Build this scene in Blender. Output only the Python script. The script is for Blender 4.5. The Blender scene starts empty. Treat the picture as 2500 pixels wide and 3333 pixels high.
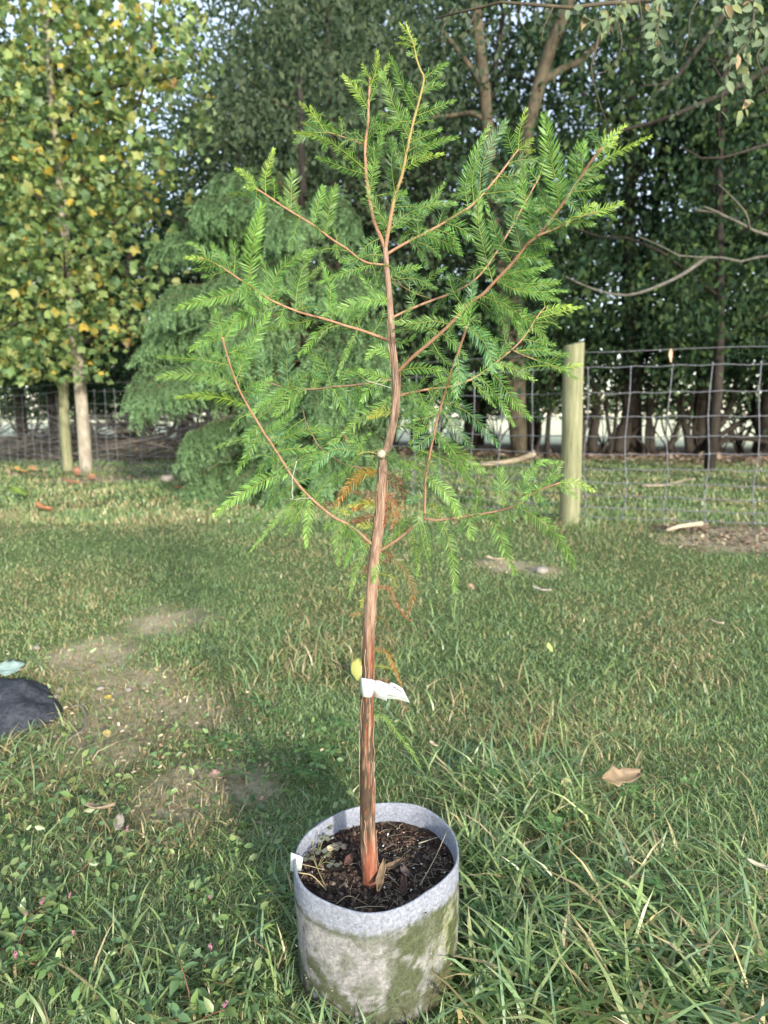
import bpy, math, random
import numpy as np
from mathutils import Vector, Matrix

S = bpy.context.scene
COL = S.collection
random.seed(7)
RNG = np.random.default_rng(7)

# ------------------------------------------------------------------ camera
F, CX, CY = 2260.0, 1250.0, 1666.5          # focal length and centre measured in photo pixels
PITCH = math.radians(7.85)
EYE = Vector((0.0, 0.0, 1.085))
cam = bpy.data.cameras.new('camera')
cam_o = bpy.data.objects.new('camera', cam)
COL.objects.link(cam_o)
cam_o.location = EYE
cam_o.rotation_euler = (math.radians(90) - PITCH, 0, 0)
cam.sensor_fit = 'VERTICAL'
cam.sensor_height = 36.0
cam.lens = 36.0 * F / 3333.0
cam.clip_start = 0.05
cam.clip_end = 3000.0
cam.dof.use_dof = True
cam.dof.focus_distance = 1.27
cam.dof.aperture_fstop = 4.5
S.camera = cam_o

# ------------------------------------------------------------------ light
SUN_EL = math.radians(16.0)
SUN_H = Vector((0.40, -0.92, 0)).normalized()
w = bpy.data.worlds.new('World'); S.world = w; w.use_nodes = True
nt = w.node_tree
bg = nt.nodes['Background']
sky = nt.nodes.new('ShaderNodeTexSky')
sky.sky_type = 'NISHITA'
sky.sun_disc = False
sky.sun_elevation = SUN_EL
sky.sun_rotation = math.atan2(SUN_H.x, SUN_H.y)
sky.air_density = 1.0
sky.dust_density = 0.5
sky.ozone_density = 1.0
veil = nt.nodes.new('ShaderNodeHueSaturation')          # thin high haze: a paler sky
veil.inputs['Saturation'].default_value = .64
veil.inputs['Value'].default_value = 1.25
nt.links.new(sky.outputs[0], veil.inputs['Color'])
nt.links.new(veil.outputs[0], bg.inputs[0])
bg.inputs[1].default_value = 0.15
sun = bpy.data.lights.new('sun', 'SUN')
sun.energy = 2.7
sun.angle = math.radians(2.5)
sun.color = (1.0, 0.92, 0.79)
sun_o = bpy.data.objects.new('sun', sun); COL.objects.link(sun_o)
SDIR = Vector((SUN_H.x * math.cos(SUN_EL), SUN_H.y * math.cos(SUN_EL), math.sin(SUN_EL)))
sun_o.rotation_euler = (-SDIR).to_track_quat('-Z', 'Y').to_euler()
S.view_settings.view_transform = 'Standard'
S.view_settings.look = 'None'
S.view_settings.gamma = 1
S.view_settings.use_curve_mapping = False
S.view_settings.exposure = 1.4
S.render.engine = 'CYCLES'
S.cycles.max_bounces = 6
S.cycles.transparent_max_bounces = 4
S.cycles.use_denoising = True

# ------------------------------------------------------------------ helpers
def ray(px, py):
    u = (px - CX) / F; v = (CY - py) / F
    return Vector((u, math.cos(PITCH) + v * math.sin(PITCH), -math.sin(PITCH) + v * math.cos(PITCH)))
def at(px, py, Y):
    r = ray(px, py)
    return EYE + r * (Y / r.y)
def on_plane(px, py, z):
    r = ray(px, py)
    return EYE + r * ((z - EYE.z) / r.z)
def pxsize(px, py, Y):
    return (Y / ray(px, py).y) / F
_TAB = np.random.default_rng(3).random((64, 64))
def vnoise(x, y, s=1.0, k=0):
    x = np.asarray(x, float) * s + 17.3 * k; y = np.asarray(y, float) * s + 9.1 * k
    xi = np.floor(x).astype(int); yi = np.floor(y).astype(int)
    fx = x - xi; fy = y - yi
    fx = fx * fx * (3 - 2 * fx); fy = fy * fy * (3 - 2 * fy)
    a = _TAB[xi % 64, yi % 64]; b = _TAB[(xi + 1) % 64, yi % 64]
    c = _TAB[xi % 64, (yi + 1) % 64]; d = _TAB[(xi + 1) % 64, (yi + 1) % 64]
    return (a * (1 - fx) + b * fx) * (1 - fy) + (c * (1 - fx) + d * fx) * fy
def fbm(x, y, s=1.0, k=0):
    return .55 * vnoise(x, y, s, k) + .3 * vnoise(x, y, s * 2.1, k + 1) + .15 * vnoise(x, y, s * 4.3, k + 2)
def sstep(a, b, x):
    t = np.clip((np.asarray(x, float) - a) / (b - a), 0, 1)
    return t * t * (3 - 2 * t)
def gz(x, y):
    """height of the lawn and the land beyond it"""
    x = np.asarray(x, float); y = np.asarray(y, float)
    h = -.016 + .241 * sstep(1.55, 5.2, y)
    h = h + (fbm(x, y, .9, 4) - .5) * .05 * sstep(1.7, 3.0, y) * (1 - .5 * sstep(20, 40, y))
    return h
def ground_at(px, py):
    Y = 2.0
    r = ray(px, py)
    for _ in range(40):
        p = EYE + r * (Y / r.y)
        g = float(gz(p.x, Y))
        Y = .5 * Y + .5 * max(.3, min(200, (g - EYE.z) / r.z * r.y))
    p = EYE + r * (Y / r.y)
    return Vector((p.x, p.y, float(gz(p.x, p.y))))

def mesh_np(name, V, T, C=None, smooth=False):
    me = bpy.data.meshes.new(name)
    V = np.ascontiguousarray(V, dtype=np.float32); T = np.ascontiguousarray(T, dtype=np.int32)
    me.vertices.add(len(V)); me.vertices.foreach_set('co', V.ravel())
    me.loops.add(len(T) * 3); me.loops.foreach_set('vertex_index', T.ravel())
    me.polygons.add(len(T))
    me.polygons.foreach_set('loop_start', np.arange(0, len(T) * 3, 3, dtype=np.int32))
    me.polygons.foreach_set('loop_total', np.full(len(T), 3, dtype=np.int32))
    if smooth:
        me.polygons.foreach_set('use_smooth', np.ones(len(T), dtype=bool))
    me.update(calc_edges=True)
    if C is not None:
        a = me.color_attributes.new('col', 'FLOAT_COLOR', 'POINT')
        c4 = np.ones((len(V), 4), dtype=np.float32); c4[:, :3] = C
        a.data.foreach_set('color', c4.ravel())
    return me
class MB:
    """collects triangles with a colour per vertex"""
    def __init__(s): s.V = []; s.T = []; s.C = []; s.n = 0
    def add(s, V, T, C):
        V = np.asarray(V, float).reshape(-1, 3); T = np.asarray(T, int).reshape(-1, 3)
        C = np.asarray(C, float)
        if C.ndim == 1: C = np.tile(C, (len(V), 1))
        s.V.append(V); s.T.append(T + s.n); s.C.append(C); s.n += len(V)
        return s
    def arrays(s): return np.concatenate(s.V), np.concatenate(s.T), np.concatenate(s.C)
    def mesh(s, name, smooth=False, origin=None):
        V, T, C = s.arrays()
        if origin is not None: V = V - np.array(origin)[None]
        return mesh_np(name, V, T, C, smooth)
def link(name, me, mat=None, parent=None, loc=None, **props):
    o = bpy.data.objects.new(name, me)
    COL.objects.link(o)
    if parent is not None: o.parent = parent
    if loc is not None: o.location = loc
    if mat is not None and me is not None and len(me.materials) == 0: me.materials.append(mat)
    for k, v in props.items():
        if v is not None: o[k] = v
    return o
def thing(name, loc, label, category, group=None):
    return link(name, None, None, None, loc, label=label, category=category, group=group)
def copy_tree(o, parent=None):
    c = o.copy(); COL.objects.link(c)
    if parent is not None: c.parent = parent
    for ch in list(o.children): copy_tree(ch, c)
    return c
def catmull(P, n):
    P = [np.asarray(p, float) for p in P]
    if len(P) == 2:
        t = np.linspace(0, 1, n)[:, None]
        return P[0] * (1 - t) + P[1] * t
    Q = [2 * P[0] - P[1]] + P + [2 * P[-1] - P[-2]]
    seg = [np.linalg.norm(P[i + 1] - P[i]) for i in range(len(P) - 1)]
    cum = np.concatenate([[0], np.cumsum(seg)])
    out = []
    for s in np.linspace(0, cum[-1], n):
        i = min(int(np.searchsorted(cum, s, side='right')) - 1, len(P) - 2)
        t = (s - cum[i]) / max(seg[i], 1e-9)
        a, b, c, d = Q[i], Q[i + 1], Q[i + 2], Q[i + 3]
        out.append(.5 * (2 * b + (c - a) * t + (2 * a - 5 * b + 4 * c - d) * t * t + (3 * b - a - 3 * c + d) * t ** 3))
    return np.array(out)
def tube(P, R, n=7, cap=True, wob=None):
    P = np.asarray(P, float); m = len(P); R = np.broadcast_to(np.asarray(R, float), (m,))
    Tn = np.gradient(P, axis=0); Tn /= np.linalg.norm(Tn, axis=1)[:, None] + 1e-12
    ref = np.array([0.0, 0, 1]) if abs(Tn[0][2]) < .9 else np.array([1.0, 0, 0])
    N = np.cross(Tn[0], ref); N /= np.linalg.norm(N)
    V = np.zeros((m, n, 3)); th = np.linspace(0, 2 * np.pi, n, endpoint=False)
    for i in range(m):
        N = N - Tn[i] * N.dot(Tn[i]); N /= np.linalg.norm(N) + 1e-12
        B = np.cross(Tn[i], N)
        r = R[i] * (np.ones(n) if wob is None else wob[i])
        V[i] = P[i] + r[:, None] * (np.cos(th)[:, None] * N + np.sin(th)[:, None] * B)
    T = []
    for i in range(m - 1):
        for j in range(n):
            a = i * n + j; b = i * n + (j + 1) % n; c = a + n; d = b + n
            T += [(a, b, d), (a, d, c)]
    V = V.reshape(-1, 3)
    if cap:
        V = np.concatenate([V, P[:1], P[-1:]])
        for j in range(n):
            T.append((m * n, (j + 1) % n, j)); T.append((m * n + 1, (m - 1) * n + j, (m - 1) * n + (j + 1) % n))
    return V, np.array(T)
def unit(A):
    A = np.asarray(A, float)
    return A / (np.linalg.norm(A, axis=-1, keepdims=True) + 1e-12)
def frames(d, nrm):
    """columns x = side, y = direction d, z = normal"""
    d = unit(d); x = unit(np.cross(d, nrm)); z = np.cross(x, d)
    return np.stack([x, d, z], axis=-1)
def stamp(Vt, Tt, pos, R, sc, col, jit=None):
    """many copies of one small template in one pair of arrays"""
    Vt = np.asarray(Vt, float); Tt = np.asarray(Tt, int); N = len(pos); k = len(Vt)
    sc = np.broadcast_to(np.asarray(sc, float), (N,))
    W = np.einsum('nij,kj->nki', R, Vt) * sc[:, None, None] + np.asarray(pos)[:, None, :]
    T = (Tt[None] + (np.arange(N) * k)[:, None, None]).reshape(-1, 3)
    C = np.repeat(np.asarray(col, float), k, axis=0)
    return W.reshape(-1, 3), T, C
def rdir(n, up=0.0):
    v = RNG.normal(size=(n, 3)); v[:, 2] += up
    return unit(v)
DIAMOND_V = [(0, 0, 0), (-.28, .5, .07), (0, 1, 0), (.28, .5, .07)]
DIAMOND_T = [(0, 2, 1), (0, 3, 2)]
OVATE_V = [(0, 0, 0), (-.24, .28, .05), (-.22, .62, .05), (0, 1, -.08), (.22, .62, .05), (.24, .28, .05), (0, .45, -.01)]
OVATE_T = [(0, 6, 1), (1, 6, 2), (2, 6, 3), (3, 6, 4), (4, 6, 5), (5, 6, 0)]

# ------------------------------------------------------------------ materials
def new_mat(name):
    m = bpy.data.materials.new(name); m.use_nodes = True
    t = m.node_tree; t.nodes.clear()
    out = t.nodes.new('ShaderNodeOutputMaterial')
    return m, t, out
def leaf_mat(name, trans=.35, gloss=.0, rough=.45, var=.25):
    m, t, out = new_mat(name)
    at_ = t.nodes.new('ShaderNodeAttribute'); at_.attribute_name = 'col'
    oi = t.nodes.new('ShaderNodeObjectInfo')
    mr = t.nodes.new('ShaderNodeMapRange'); mr.inputs[3].default_value = 1 - var; mr.inputs[4].default_value = 1 + var
    t.links.new(oi.outputs['Random'], mr.inputs[0])
    hsv = t.nodes.new('ShaderNodeHueSaturation')
    t.links.new(at_.outputs['Color'], hsv.inputs['Color']); t.links.new(mr.outputs[0], hsv.inputs['Value'])
    d = t.nodes.new('ShaderNodeBsdfDiffuse'); tr = t.nodes.new('ShaderNodeBsdfTranslucent')
    t.links.new(hsv.outputs[0], d.inputs[0]); t.links.new(hsv.outputs[0], tr.inputs[0])
    mx = t.nodes.new('ShaderNodeMixShader'); mx.inputs[0].default_value = trans
    t.links.new(d.outputs[0], mx.inputs[1]); t.links.new(tr.outputs[0], mx.inputs[2])
    last = mx
    if gloss > 0:
        g = t.nodes.new('ShaderNodeBsdfGlossy'); g.inputs['Roughness'].default_value = rough
        m2 = t.nodes.new('ShaderNodeMixShader'); m2.inputs[0].default_value = gloss
        t.links.new(mx.outputs[0], m2.inputs[1]); t.links.new(g.outputs[0], m2.inputs[2]); last = m2
    t.links.new(last.outputs[0], out.inputs[0])
    return m
def noise_mat(name, c1, c2, scale=8, stretch=(1, 1, 1), rough=.85, bump=.3, bscale=None, c3=None, attr=False, spec=.2, detail=6, dist=.004, metal=0):
    """two or three colours mixed by a stretched noise, with the same noise as relief"""
    m, t, out = new_mat(name)
    tc = t.nodes.new('ShaderNodeTexCoord'); mp = t.nodes.new('ShaderNodeMapping'); mp.inputs['Scale'].default_value = stretch
    t.links.new(tc.outputs['Object'], mp.inputs[0])
    n = t.nodes.new('ShaderNodeTexNoise'); n.inputs['Scale'].default_value = scale; n.inputs['Detail'].default_value = detail
    n.inputs['Roughness'].default_value = .65
    t.links.new(mp.outputs[0], n.inputs['Vector'])
    r = t.nodes.new('ShaderNodeValToRGB')
    r.color_ramp.elements[0].position = .34; r.color_ramp.elements[0].color = (*c1, 1)
    r.color_ramp.elements[1].position = .66; r.color_ramp.elements[1].color = (*c2, 1)
    if c3 is not None:
        e = r.color_ramp.elements.new(.5); e.color = (*c3, 1)
    t.links.new(n.outputs[0], r.inputs[0])
    p = t.nodes.new('ShaderNodeBsdfPrincipled'); p.inputs['Roughness'].default_value = rough
    p.inputs['Specular IOR Level'].default_value = spec; p.inputs['Metallic'].default_value = metal
    colout = r.outputs[0]
    if attr:
        a = t.nodes.new('ShaderNodeAttribute'); a.attribute_name = 'col'
        mx = t.nodes.new('ShaderNodeMix'); mx.data_type = 'RGBA'; mx.blend_type = 'MULTIPLY'; mx.inputs[0].default_value = 1
        t.links.new(a.outputs['Color'], mx.inputs[6]); t.links.new(colout, mx.inputs[7]); colout = mx.outputs[2]
    t.links.new(colout, p.inputs['Base Color'])
    if bump:
        b = t.nodes.new('ShaderNodeBump'); b.inputs['Strength'].default_value = bump; b.inputs['Distance'].default_value = dist
        if bscale:
            n2 = t.nodes.new('ShaderNodeTexNoise'); n2.inputs['Scale'].default_value = bscale; n2.inputs['Detail'].default_value = 4
            t.links.new(mp.outputs[0], n2.inputs['Vector']); t.links.new(n2.outputs[0], b.inputs['Height'])
        else:
            t.links.new(n.outputs[0], b.inputs['Height'])
        t.links.new(b.outputs[0], p.inputs['Normal'])
    t.links.new(p.outputs[0], out.inputs[0])
    return m
M_GRASS = leaf_mat('grass_blades', .4, .045, .4, 0)
M_LEAF = leaf_mat('wood_leaves', .3, 0, .5, .2)
M_TULIP = leaf_mat('tulip_leaves', .42, .03, .5, .12)
M_LOCUST = leaf_mat('grey_green_leaves', .35, .015, .5, .15)
M_CYP = leaf_mat('cypress_sprays', .35, 0, .5, .15)
M_NEEDLE = leaf_mat('sapling_needles', .45, .03, .45, .08)
M_WEED = leaf_mat('weed_leaves', .3, .05, .4, .15)
M_DEAD = leaf_mat('dead_leaves', .12, .02, .5, .12)
M_BARKDARK = noise_mat('dark_bark', (.018, .015, .013), (.05, .042, .035), 9, (3, 3, .5), bump=.6, dist=.02)
M_BARKGREY = noise_mat('grey_bark', (.19, .165, .13), (.36, .33, .27), 12, (1, 1, .45), bump=.4, dist=.006, c3=(.27, .24, .19))
M_BARKLIMB = noise_mat('lichened_limb_bark', (.07, .066, .056), (.15, .14, .12), 14, (1, 1, .5), bump=.5, dist=.006)
M_BARKVINE = noise_mat('brown_limb_bark', (.04, .034, .024), (.105, .088, .058), 10, (1, 1, .5), bump=.5, dist=.01)
M_POST = noise_mat('weathered_post_wood', (.12, .125, .07), (.26, .25, .16), 7, (6, 6, .5), bump=.35, dist=.003, c3=(.19, .195, .11))
M_WIRE = noise_mat('galvanised_wire', (.11, .115, .13), (.19, .195, .22), 30, rough=.6, bump=0, spec=.3, metal=.2)
# ------------------------------------------------------------------ ground
def woods_y(x): return 19.5 - .45 * np.clip(x, -14, 12)
FENCE_A = Vector((1.5, 5.56, 0))
DL = Vector((-math.cos(math.radians(40)), math.sin(math.radians(40)), 0))
DR = Vector((math.cos(math.radians(21)), -math.sin(math.radians(21)), 0))
_p = ground_at(1850, 1704); FENCE_A = Vector((_p.x, _p.y, 0))
BARE = []   # (x, y, radius, strength) worn patches, read off the photograph
for px, py, r in ((300, 2140, .28), (420, 2250, .30), (560, 2320, .28), (330, 2420, .26), (620, 2580, .22), (760, 2560, .16), (250, 2390, .2),
                  (1640, 1840, .2), (1760, 1860, .13), (300, 1560, .7), (390, 1560, .6), (560, 2020, .25)):
    g = ground_at(px, py); BARE.append((g.x, g.y, r))
MULCH = [(ground_at(2400, 1765), .55), (ground_at(2490, 1740), .6), (ground_at(2230, 1720), .25)]
def bare_at(x, y):
    b = np.zeros(np.shape(x))
    for bx, by, r in BARE:
        b = np.maximum(b, np.exp(-((x - bx) ** 2 + (y - by) ** 2) / (r * r)))
    for g, r in MULCH:
        b = np.maximum(b, 1.2 * np.exp(-((x - g.x) ** 2 + ((y - g.y) * 1.6) ** 2) / (r * r)))
    return b
def axis(a0, fine, a1, d, g):
    out = [0.0]; s = d
    while out[-1] < a1:
        if out[-1] > fine: s *= g
        out.append(out[-1] + s)
    return np.array(out)
ax = axis(0, 3.5, 900, .07, 1.1); xs = np.concatenate([-ax[:0:-1], ax])
ys = np.concatenate([[-60, -20, -6, -2, -1, -.5], axis(0, 9, 1800, .07, 1.07)])
X, Y = np.meshgrid(xs, ys)
Z = gz(X, Y)
nf = fbm(X, Y, 1.6, 1); ng = fbm(X, Y, 6.0, 5)
wy = woods_y(X)
green = np.stack([.065 + .05 * ng, .095 + .06 * ng, .035 + .03 * ng], -1)
soil = np.stack([.30 + .18 * ng, .245 + .15 * ng, .175 + .12 * ng], -1)
litter = np.stack([.11 + .1 * ng, .08 + .075 * ng, .055 + .05 * ng], -1)
fieldc = np.stack([.80 + .05 * nf, .77 + .05 * nf, .50 + .04 * nf], -1)
b = .85 * sstep(.34, .80, bare_at(X, Y) * (.3 + 1.3 * fbm(X, Y, 9, 8)))[..., None]
c = green * (1 - b) + soil * b
l = (sstep(-5.5, -2.0, Y - wy + 3 * (nf - .5)) * 1.0)[..., None]
c = c * (1 - l) + litter * l
ff = sstep(3.5, 6.0, Y - wy)[..., None]
c = c * (1 - ff) + fieldc * ff
ny, nx = X.shape
idx = np.arange(ny * nx).reshape(ny, nx)
q = np.stack([idx[:-1, :-1], idx[:-1, 1:], idx[1:, 1:], idx[1:, :-1]], -1).reshape(-1, 4)
T = np.concatenate([q[:, [0, 1, 2]], q[:, [0, 2, 3]]])
M_GROUND = noise_mat('lawn_soil', (.7, .7, .7), (1.15, 1.15, 1.15), 40, bump=.5, attr=True, dist=.01, rough=.95, spec=.05)
link('ground', mesh_np('ground', np.stack([X, Y, Z], -1).reshape(-1, 3), T, c.reshape(-1, 3), True), M_GROUND, kind='structure')

# ------------------------------------------------------------------ leaf clouds
def leaf_cloud(centres, rad, per, size, cols, droop=.5, tv=DIAMOND_V, tt=DIAMOND_T, flat=.7, yel=.0):
    """clumps of leaves round the given centres; cols: list of colours mixed per clump"""
    centres = np.asarray(centres, float); n = len(centres)
    rad = np.broadcast_to(np.asarray(rad, float), (n,))
    P = np.repeat(centres, per, 0) + RNG.normal(size=(n * per, 3)) * np.repeat(rad, per)[:, None] * np.array([.5, .5, .5 * flat])
    d = rdir(n * per); d[:, 2] -= droop; d = unit(d)
    nr = rdir(n * per, .8)
    R = frames(d, nr)
    cols = np.asarray(cols, float)
    ci = np.repeat(RNG.integers(0, len(cols), n), per)
    mixi = np.where(RNG.random(n * per) < .7, ci, RNG.integers(0, len(cols), n * per))
    C = cols[mixi] * (.82 + .36 * RNG.random((n * per, 1)))
    if yel:
        k = RNG.random(n * per) < yel
        C[k] = np.array([.34, .25, .05]) * (.7 + .6 * RNG.random((k.sum(), 1)))
    return stamp(tv, tt, P, R, size * (.6 + .7 * RNG.random(n * per)), C)
WOODGREEN = [(.034, .064, .032), (.044, .08, .037), (.03, .06, .036), (.062, .095, .042), (.04, .068, .045)]
GREYGREEN = [(.052, .08, .047), (.062, .09, .053), (.046, .073, .042), (.075, .10, .052)]

def limbs(H, n, r0, spread, z0, seed, m=6):
    rg = np.random.default_rng(seed); out = []
    for i in range(n):
        a = i * 2.4 + rg.random(); z = H * (z0 + (.85 - z0) * (i + .5) / n)
        L = spread * (1.1 - .6 * (z / H)) * (.8 + .4 * rg.random())
        p0 = np.array([0, 0, z]); dirh = np.array([math.cos(a), math.sin(a), 0])
        P = [p0 + dirh * L * t + np.array([0, 0, L * (.75 * t - .35 * t * t)]) + rg.normal(size=3) * .05 * L * t for t in np.linspace(0, 1, m)]
        out.append((np.array(P), np.linspace(r0 * .45 * (1 - .6 * z / H), .012, m)))
    return out
def tree_template(seed, H, rx, rz, zc, nclump, per, leaf, cols, r0=.16, lean=.4, hang=False):
    rg = np.random.default_rng(seed)
    mb = MB()
    lx, ly = rg.normal(size=2) * lean
    zz = np.linspace(0, 1, 9)
    P = np.stack([lx * zz ** 1.5 + .12 * np.sin(zz * 7 + seed), ly * zz ** 1.5 + .1 * np.cos(zz * 6 + seed * 2) - .1, zz * H * .92], -1)
    P[0, 2] = -.15
    V, T = tube(P, r0 * (1.25 - 1.1 * zz), 9); mb.add(V, T, (1, 1, 1))
    for Q, r in limbs(H, 11, r0, rx * 1.05, .16, seed + 5):
        f = Q[0, 2] / (H * .92); Q = Q + np.array([np.interp(f, zz, P[:, 0]), np.interp(f, zz, P[:, 1]), 0])
        V, T = tube(Q, r, 5); mb.add(V, T, (1, 1, 1))
    trunk = mb.mesh('trunk', True); trunk.materials.append(M_BARKDARK)
    cs = []
    while len(cs) < nclump:
        p = rg.normal(size=3); p /= np.linalg.norm(p); p *= rg.random() ** .42
        q = p * np.array([rx, rx, rz]) + np.array([lx * .6, ly * .6, zc])
        if q[2] > 1.75: cs.append(q)
    for _ in range(int(nclump * .22)):            # the low skirt of the crown
        a = rg.random() * 6.28; r = rx * math.sqrt(rg.random()); cs.append(np.array([r * math.cos(a), r * math.sin(a), rg.uniform(1.75, 3.4)]))
    if hang:
        for i in range(46):
            z = 1.4 + 7 * rg.random(); a = rg.random() * 6.28; cs.append(np.array([.55 * math.cos(a), .55 * math.sin(a), z]) + np.array([lx, ly, 0]) * (z / H) ** 1.5)
    V, T, C = leaf_cloud(cs, .56, per, leaf, cols, .5 if not hang else 1.1)
    crown = mesh_np('crown', V, T, C); crown.materials.append(M_LEAF)
    return trunk, crown
TEMPL = [tree_template(11 + i, 12.5, 2.7, 5.6, 6.4, 165, 50, .165, WOODGREEN) for i in range(5)]
def put_tree(name, tm, x, y, sc, rz, label, cat, group=None, bark=None):
    t = thing(name, (x, y, float(gz(x, y))), label, cat, group)
    t.rotation_euler = (0, 0, rz); t.scale = (sc[0], sc[0], sc[1])
    link('trunk', tm[0], None, t); link('crown', tm[1], None, t)
    return t
k = 0
for row, off, step in ((0, 0, 1.55), (1, 3.2, 2.1)):
    x = -24.0 + row
    while x < 14:
        xx = x + random.uniform(-.5, .5); yy = float(woods_y(xx)) + off + random.uniform(-.8, .8)
        s = random.uniform(.85, 1.15) * (1 + .012 * max(0, yy - 16)); sz_ = s * random.uniform(.95, 1.2)
        if abs(xx - .20 * yy) < 1.25: sz_ = .62              # low trees where the sky shows between the taller crowns
        if abs(xx + .305 * yy) < 1.5: sz_ = .72
        put_tree('woodland_tree', TEMPL[k % 5], xx, yy, (s, sz_), random.uniform(0, 6.28),
                 'tall dark leafy tree in the shaded wood behind the wire fence', 'tree', 'trees of the wood behind the fence')
        k += 1; x += step * random.uniform(.8, 1.2)
# understorey shrubs
def shrub_template(seed):
    rg = np.random.default_rng(seed); mb = MB()
    cs = []
    for i in range(9):
        a = rg.random() * 6.28; L = .8 + .9 * rg.random(); hh = 1.2 + 1.3 * rg.random()
        P = np.array([[math.cos(a) * L * t ** 1.3, math.sin(a) * L * t ** 1.3, hh * t - .05] + rg.normal(size=3) * .06 * t for t in np.linspace(0, 1, 6)])
        V, T = tube(P, np.linspace(.03, .006, 6), 5); mb.add(V, T, (1, 1, 1))
        cs += [P[-1], P[-2], P[-1] + rg.normal(size=3) * .3]
        for kk in range(3):
            q = P[3 + kk % 3]; d = rg.normal(size=3); d[2] = abs(d[2]); d *= .5
            V, T = tube(np.array([q, q + d * .5 + rg.normal(size=3) * .05, q + d]), [.01, .007, .003], 4); mb.add(V, T, (1, 1, 1))
    st = mb.mesh('stems', True); st.materials.append(M_BARKDARK)
    V, T, C = leaf_cloud(cs, .45, 34, .12, WOODGREEN, .6)
    cr = mesh_np('leaves', V, T, C); cr.materials.append(M_LEAF)
    return st, cr
SHR = [shrub_template(50 + i) for i in range(3)]
k = 0
for i in range(34):
    xx = -15 + 27 * (i + random.random() * .8) / 34; yy = float(woods_y(xx)) + random.uniform(-.6, 2.5)
    if 2.2 < xx < 9 and i % 3 == 1: continue
    t = thing('woodland_shrub', (xx, yy, float(gz(xx, yy))), 'dark straggly shrub growing between the trunks of the wood', 'shrub', 'shrubs under the trees of the wood')
    t.rotation_euler = (0, 0, random.uniform(0, 6.28)); s = random.uniform(.6, 1.0); t.scale = (s, s, s)
    link('stems', SHR[k % 3][0], None, t); link('leaves', SHR[k % 3][1], None, t); k += 1
# nearer leafy trees between the fence and the wood
NEART = [tree_template(70 + i, 11.0, 2.2, 5.0, 6.1, 120, 50, .125, WOODGREEN + [(.09, .14, .05)], .075, .5, True) for i in range(2)]
GREYT = [tree_template(80 + i, 10.5, 2.1, 4.8, 6.0, 115, 52, .12, GREYGREEN, .07, .5, True) for i in range(2)]
for i, (xx, yy, s, tm, lab) in enumerate((
        (5.1, 11.2, .95, NEART[0], 'bushy green tree hanging low over the right end of the fence'),
        (7.4, 12.4, 1.05, NEART[1], 'leafy tree at the far right edge behind the pale bare branch'),
        (3.2, 13.6, .58, NEART[1], 'dark leafy tree above the round fence post'),
        (-.6, 12.5, 1.0, GREYT[0], 'grey green vine hung tree behind the tip of the potted sapling'),
        (-2.9, 14.5, .9, GREYT[1], 'grey green tree between the yellowing tree and the feathery conifer'),
        (.9, 15.2, .95, GREYT[1], 'grey green tree just left of the two lichened trunks'))):
    put_tree('leafy_tree', tm, xx, yy, (s, s), i * 1.3, lab, 'tree')
# distant wood across the field: one mass
cs = []
for i in range(420):
    cs.append((RNG.uniform(-170, 170), 165 + RNG.uniform(-6, 10), abs(RNG.normal()) * 5 + 1.5))
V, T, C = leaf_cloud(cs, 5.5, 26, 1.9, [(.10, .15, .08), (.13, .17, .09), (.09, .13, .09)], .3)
link('distant_wood', mesh_np('distant_wood', V, T, C), M_LEAF, kind='stuff')

# twin lichened trunks seen high between the crowns
t = thing('forked_tree', (3.0, 14.0, float(gz(3.0, 14.0))), 'tall tree with two lichened trunks forking against the bright sky', 'tree')
O = np.array(t.location)
YT = 12.5
for pts, ra, rb in (([(1690, 1475), (1640, 1000), (1600, 600), (1588, 420), (1570, 220), (1545, 0), (1530, -200)], .14, .085),
                    ([(1690, 1475), (1680, 900), (1690, 620), (1708, 470), (1748, 300), (1790, 160), (1850, 10), (1900, -160)], .145, .10),
                    ([(1760, 270), (1830, 225), (1900, 190), (1990, 90)], .07, .04),
                    ([(1590, 400), (1540, 370), (1480, 375), (1400, 385)], .05, .03),
                    ([(1588, 300), (1510, 190), (1440, 100)], .06, .03)):
    P = catmull([np.array(at(a, b_, YT)) for a, b_ in pts], 18) - O
    V, T = tube(P, np.linspace(ra, rb, 18), 9); mb = MB().add(V, T, (1, 1, 1))
    if ra > .1: P = P + np.array([0, .5, 0]) * np.linspace(1, 0, 18)[:, None]
    link('limb', mb.mesh('limb', True), M_BARKVINE, t)
cs = [np.array(at(a, b_, YT - (.9 if b_ > 500 else -.4))) - O for a, b_ in ((1590, 1080), (1700, 1120), (1640, 1180), (1560, 700), (1660, 820), (1600, 620), (1470, 120), (1430, 60), (1540, -90), (1900, 100), (1960, 40), (2010, 130), (1880, -60), (1450, 330), (1500, 450), (1880, 300), (1600, 560), (1680, 640), (1750, 560), (1640, 750), (1720, 850), (1600, 900), (1680, 1000), (1740, 1020))]
V, T, C = leaf_cloud(cs, 1.0, 140, .13, WOODGREEN, .6)
link('crown', mesh_np('crown', V, T, C), M_LEAF, t)

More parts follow.
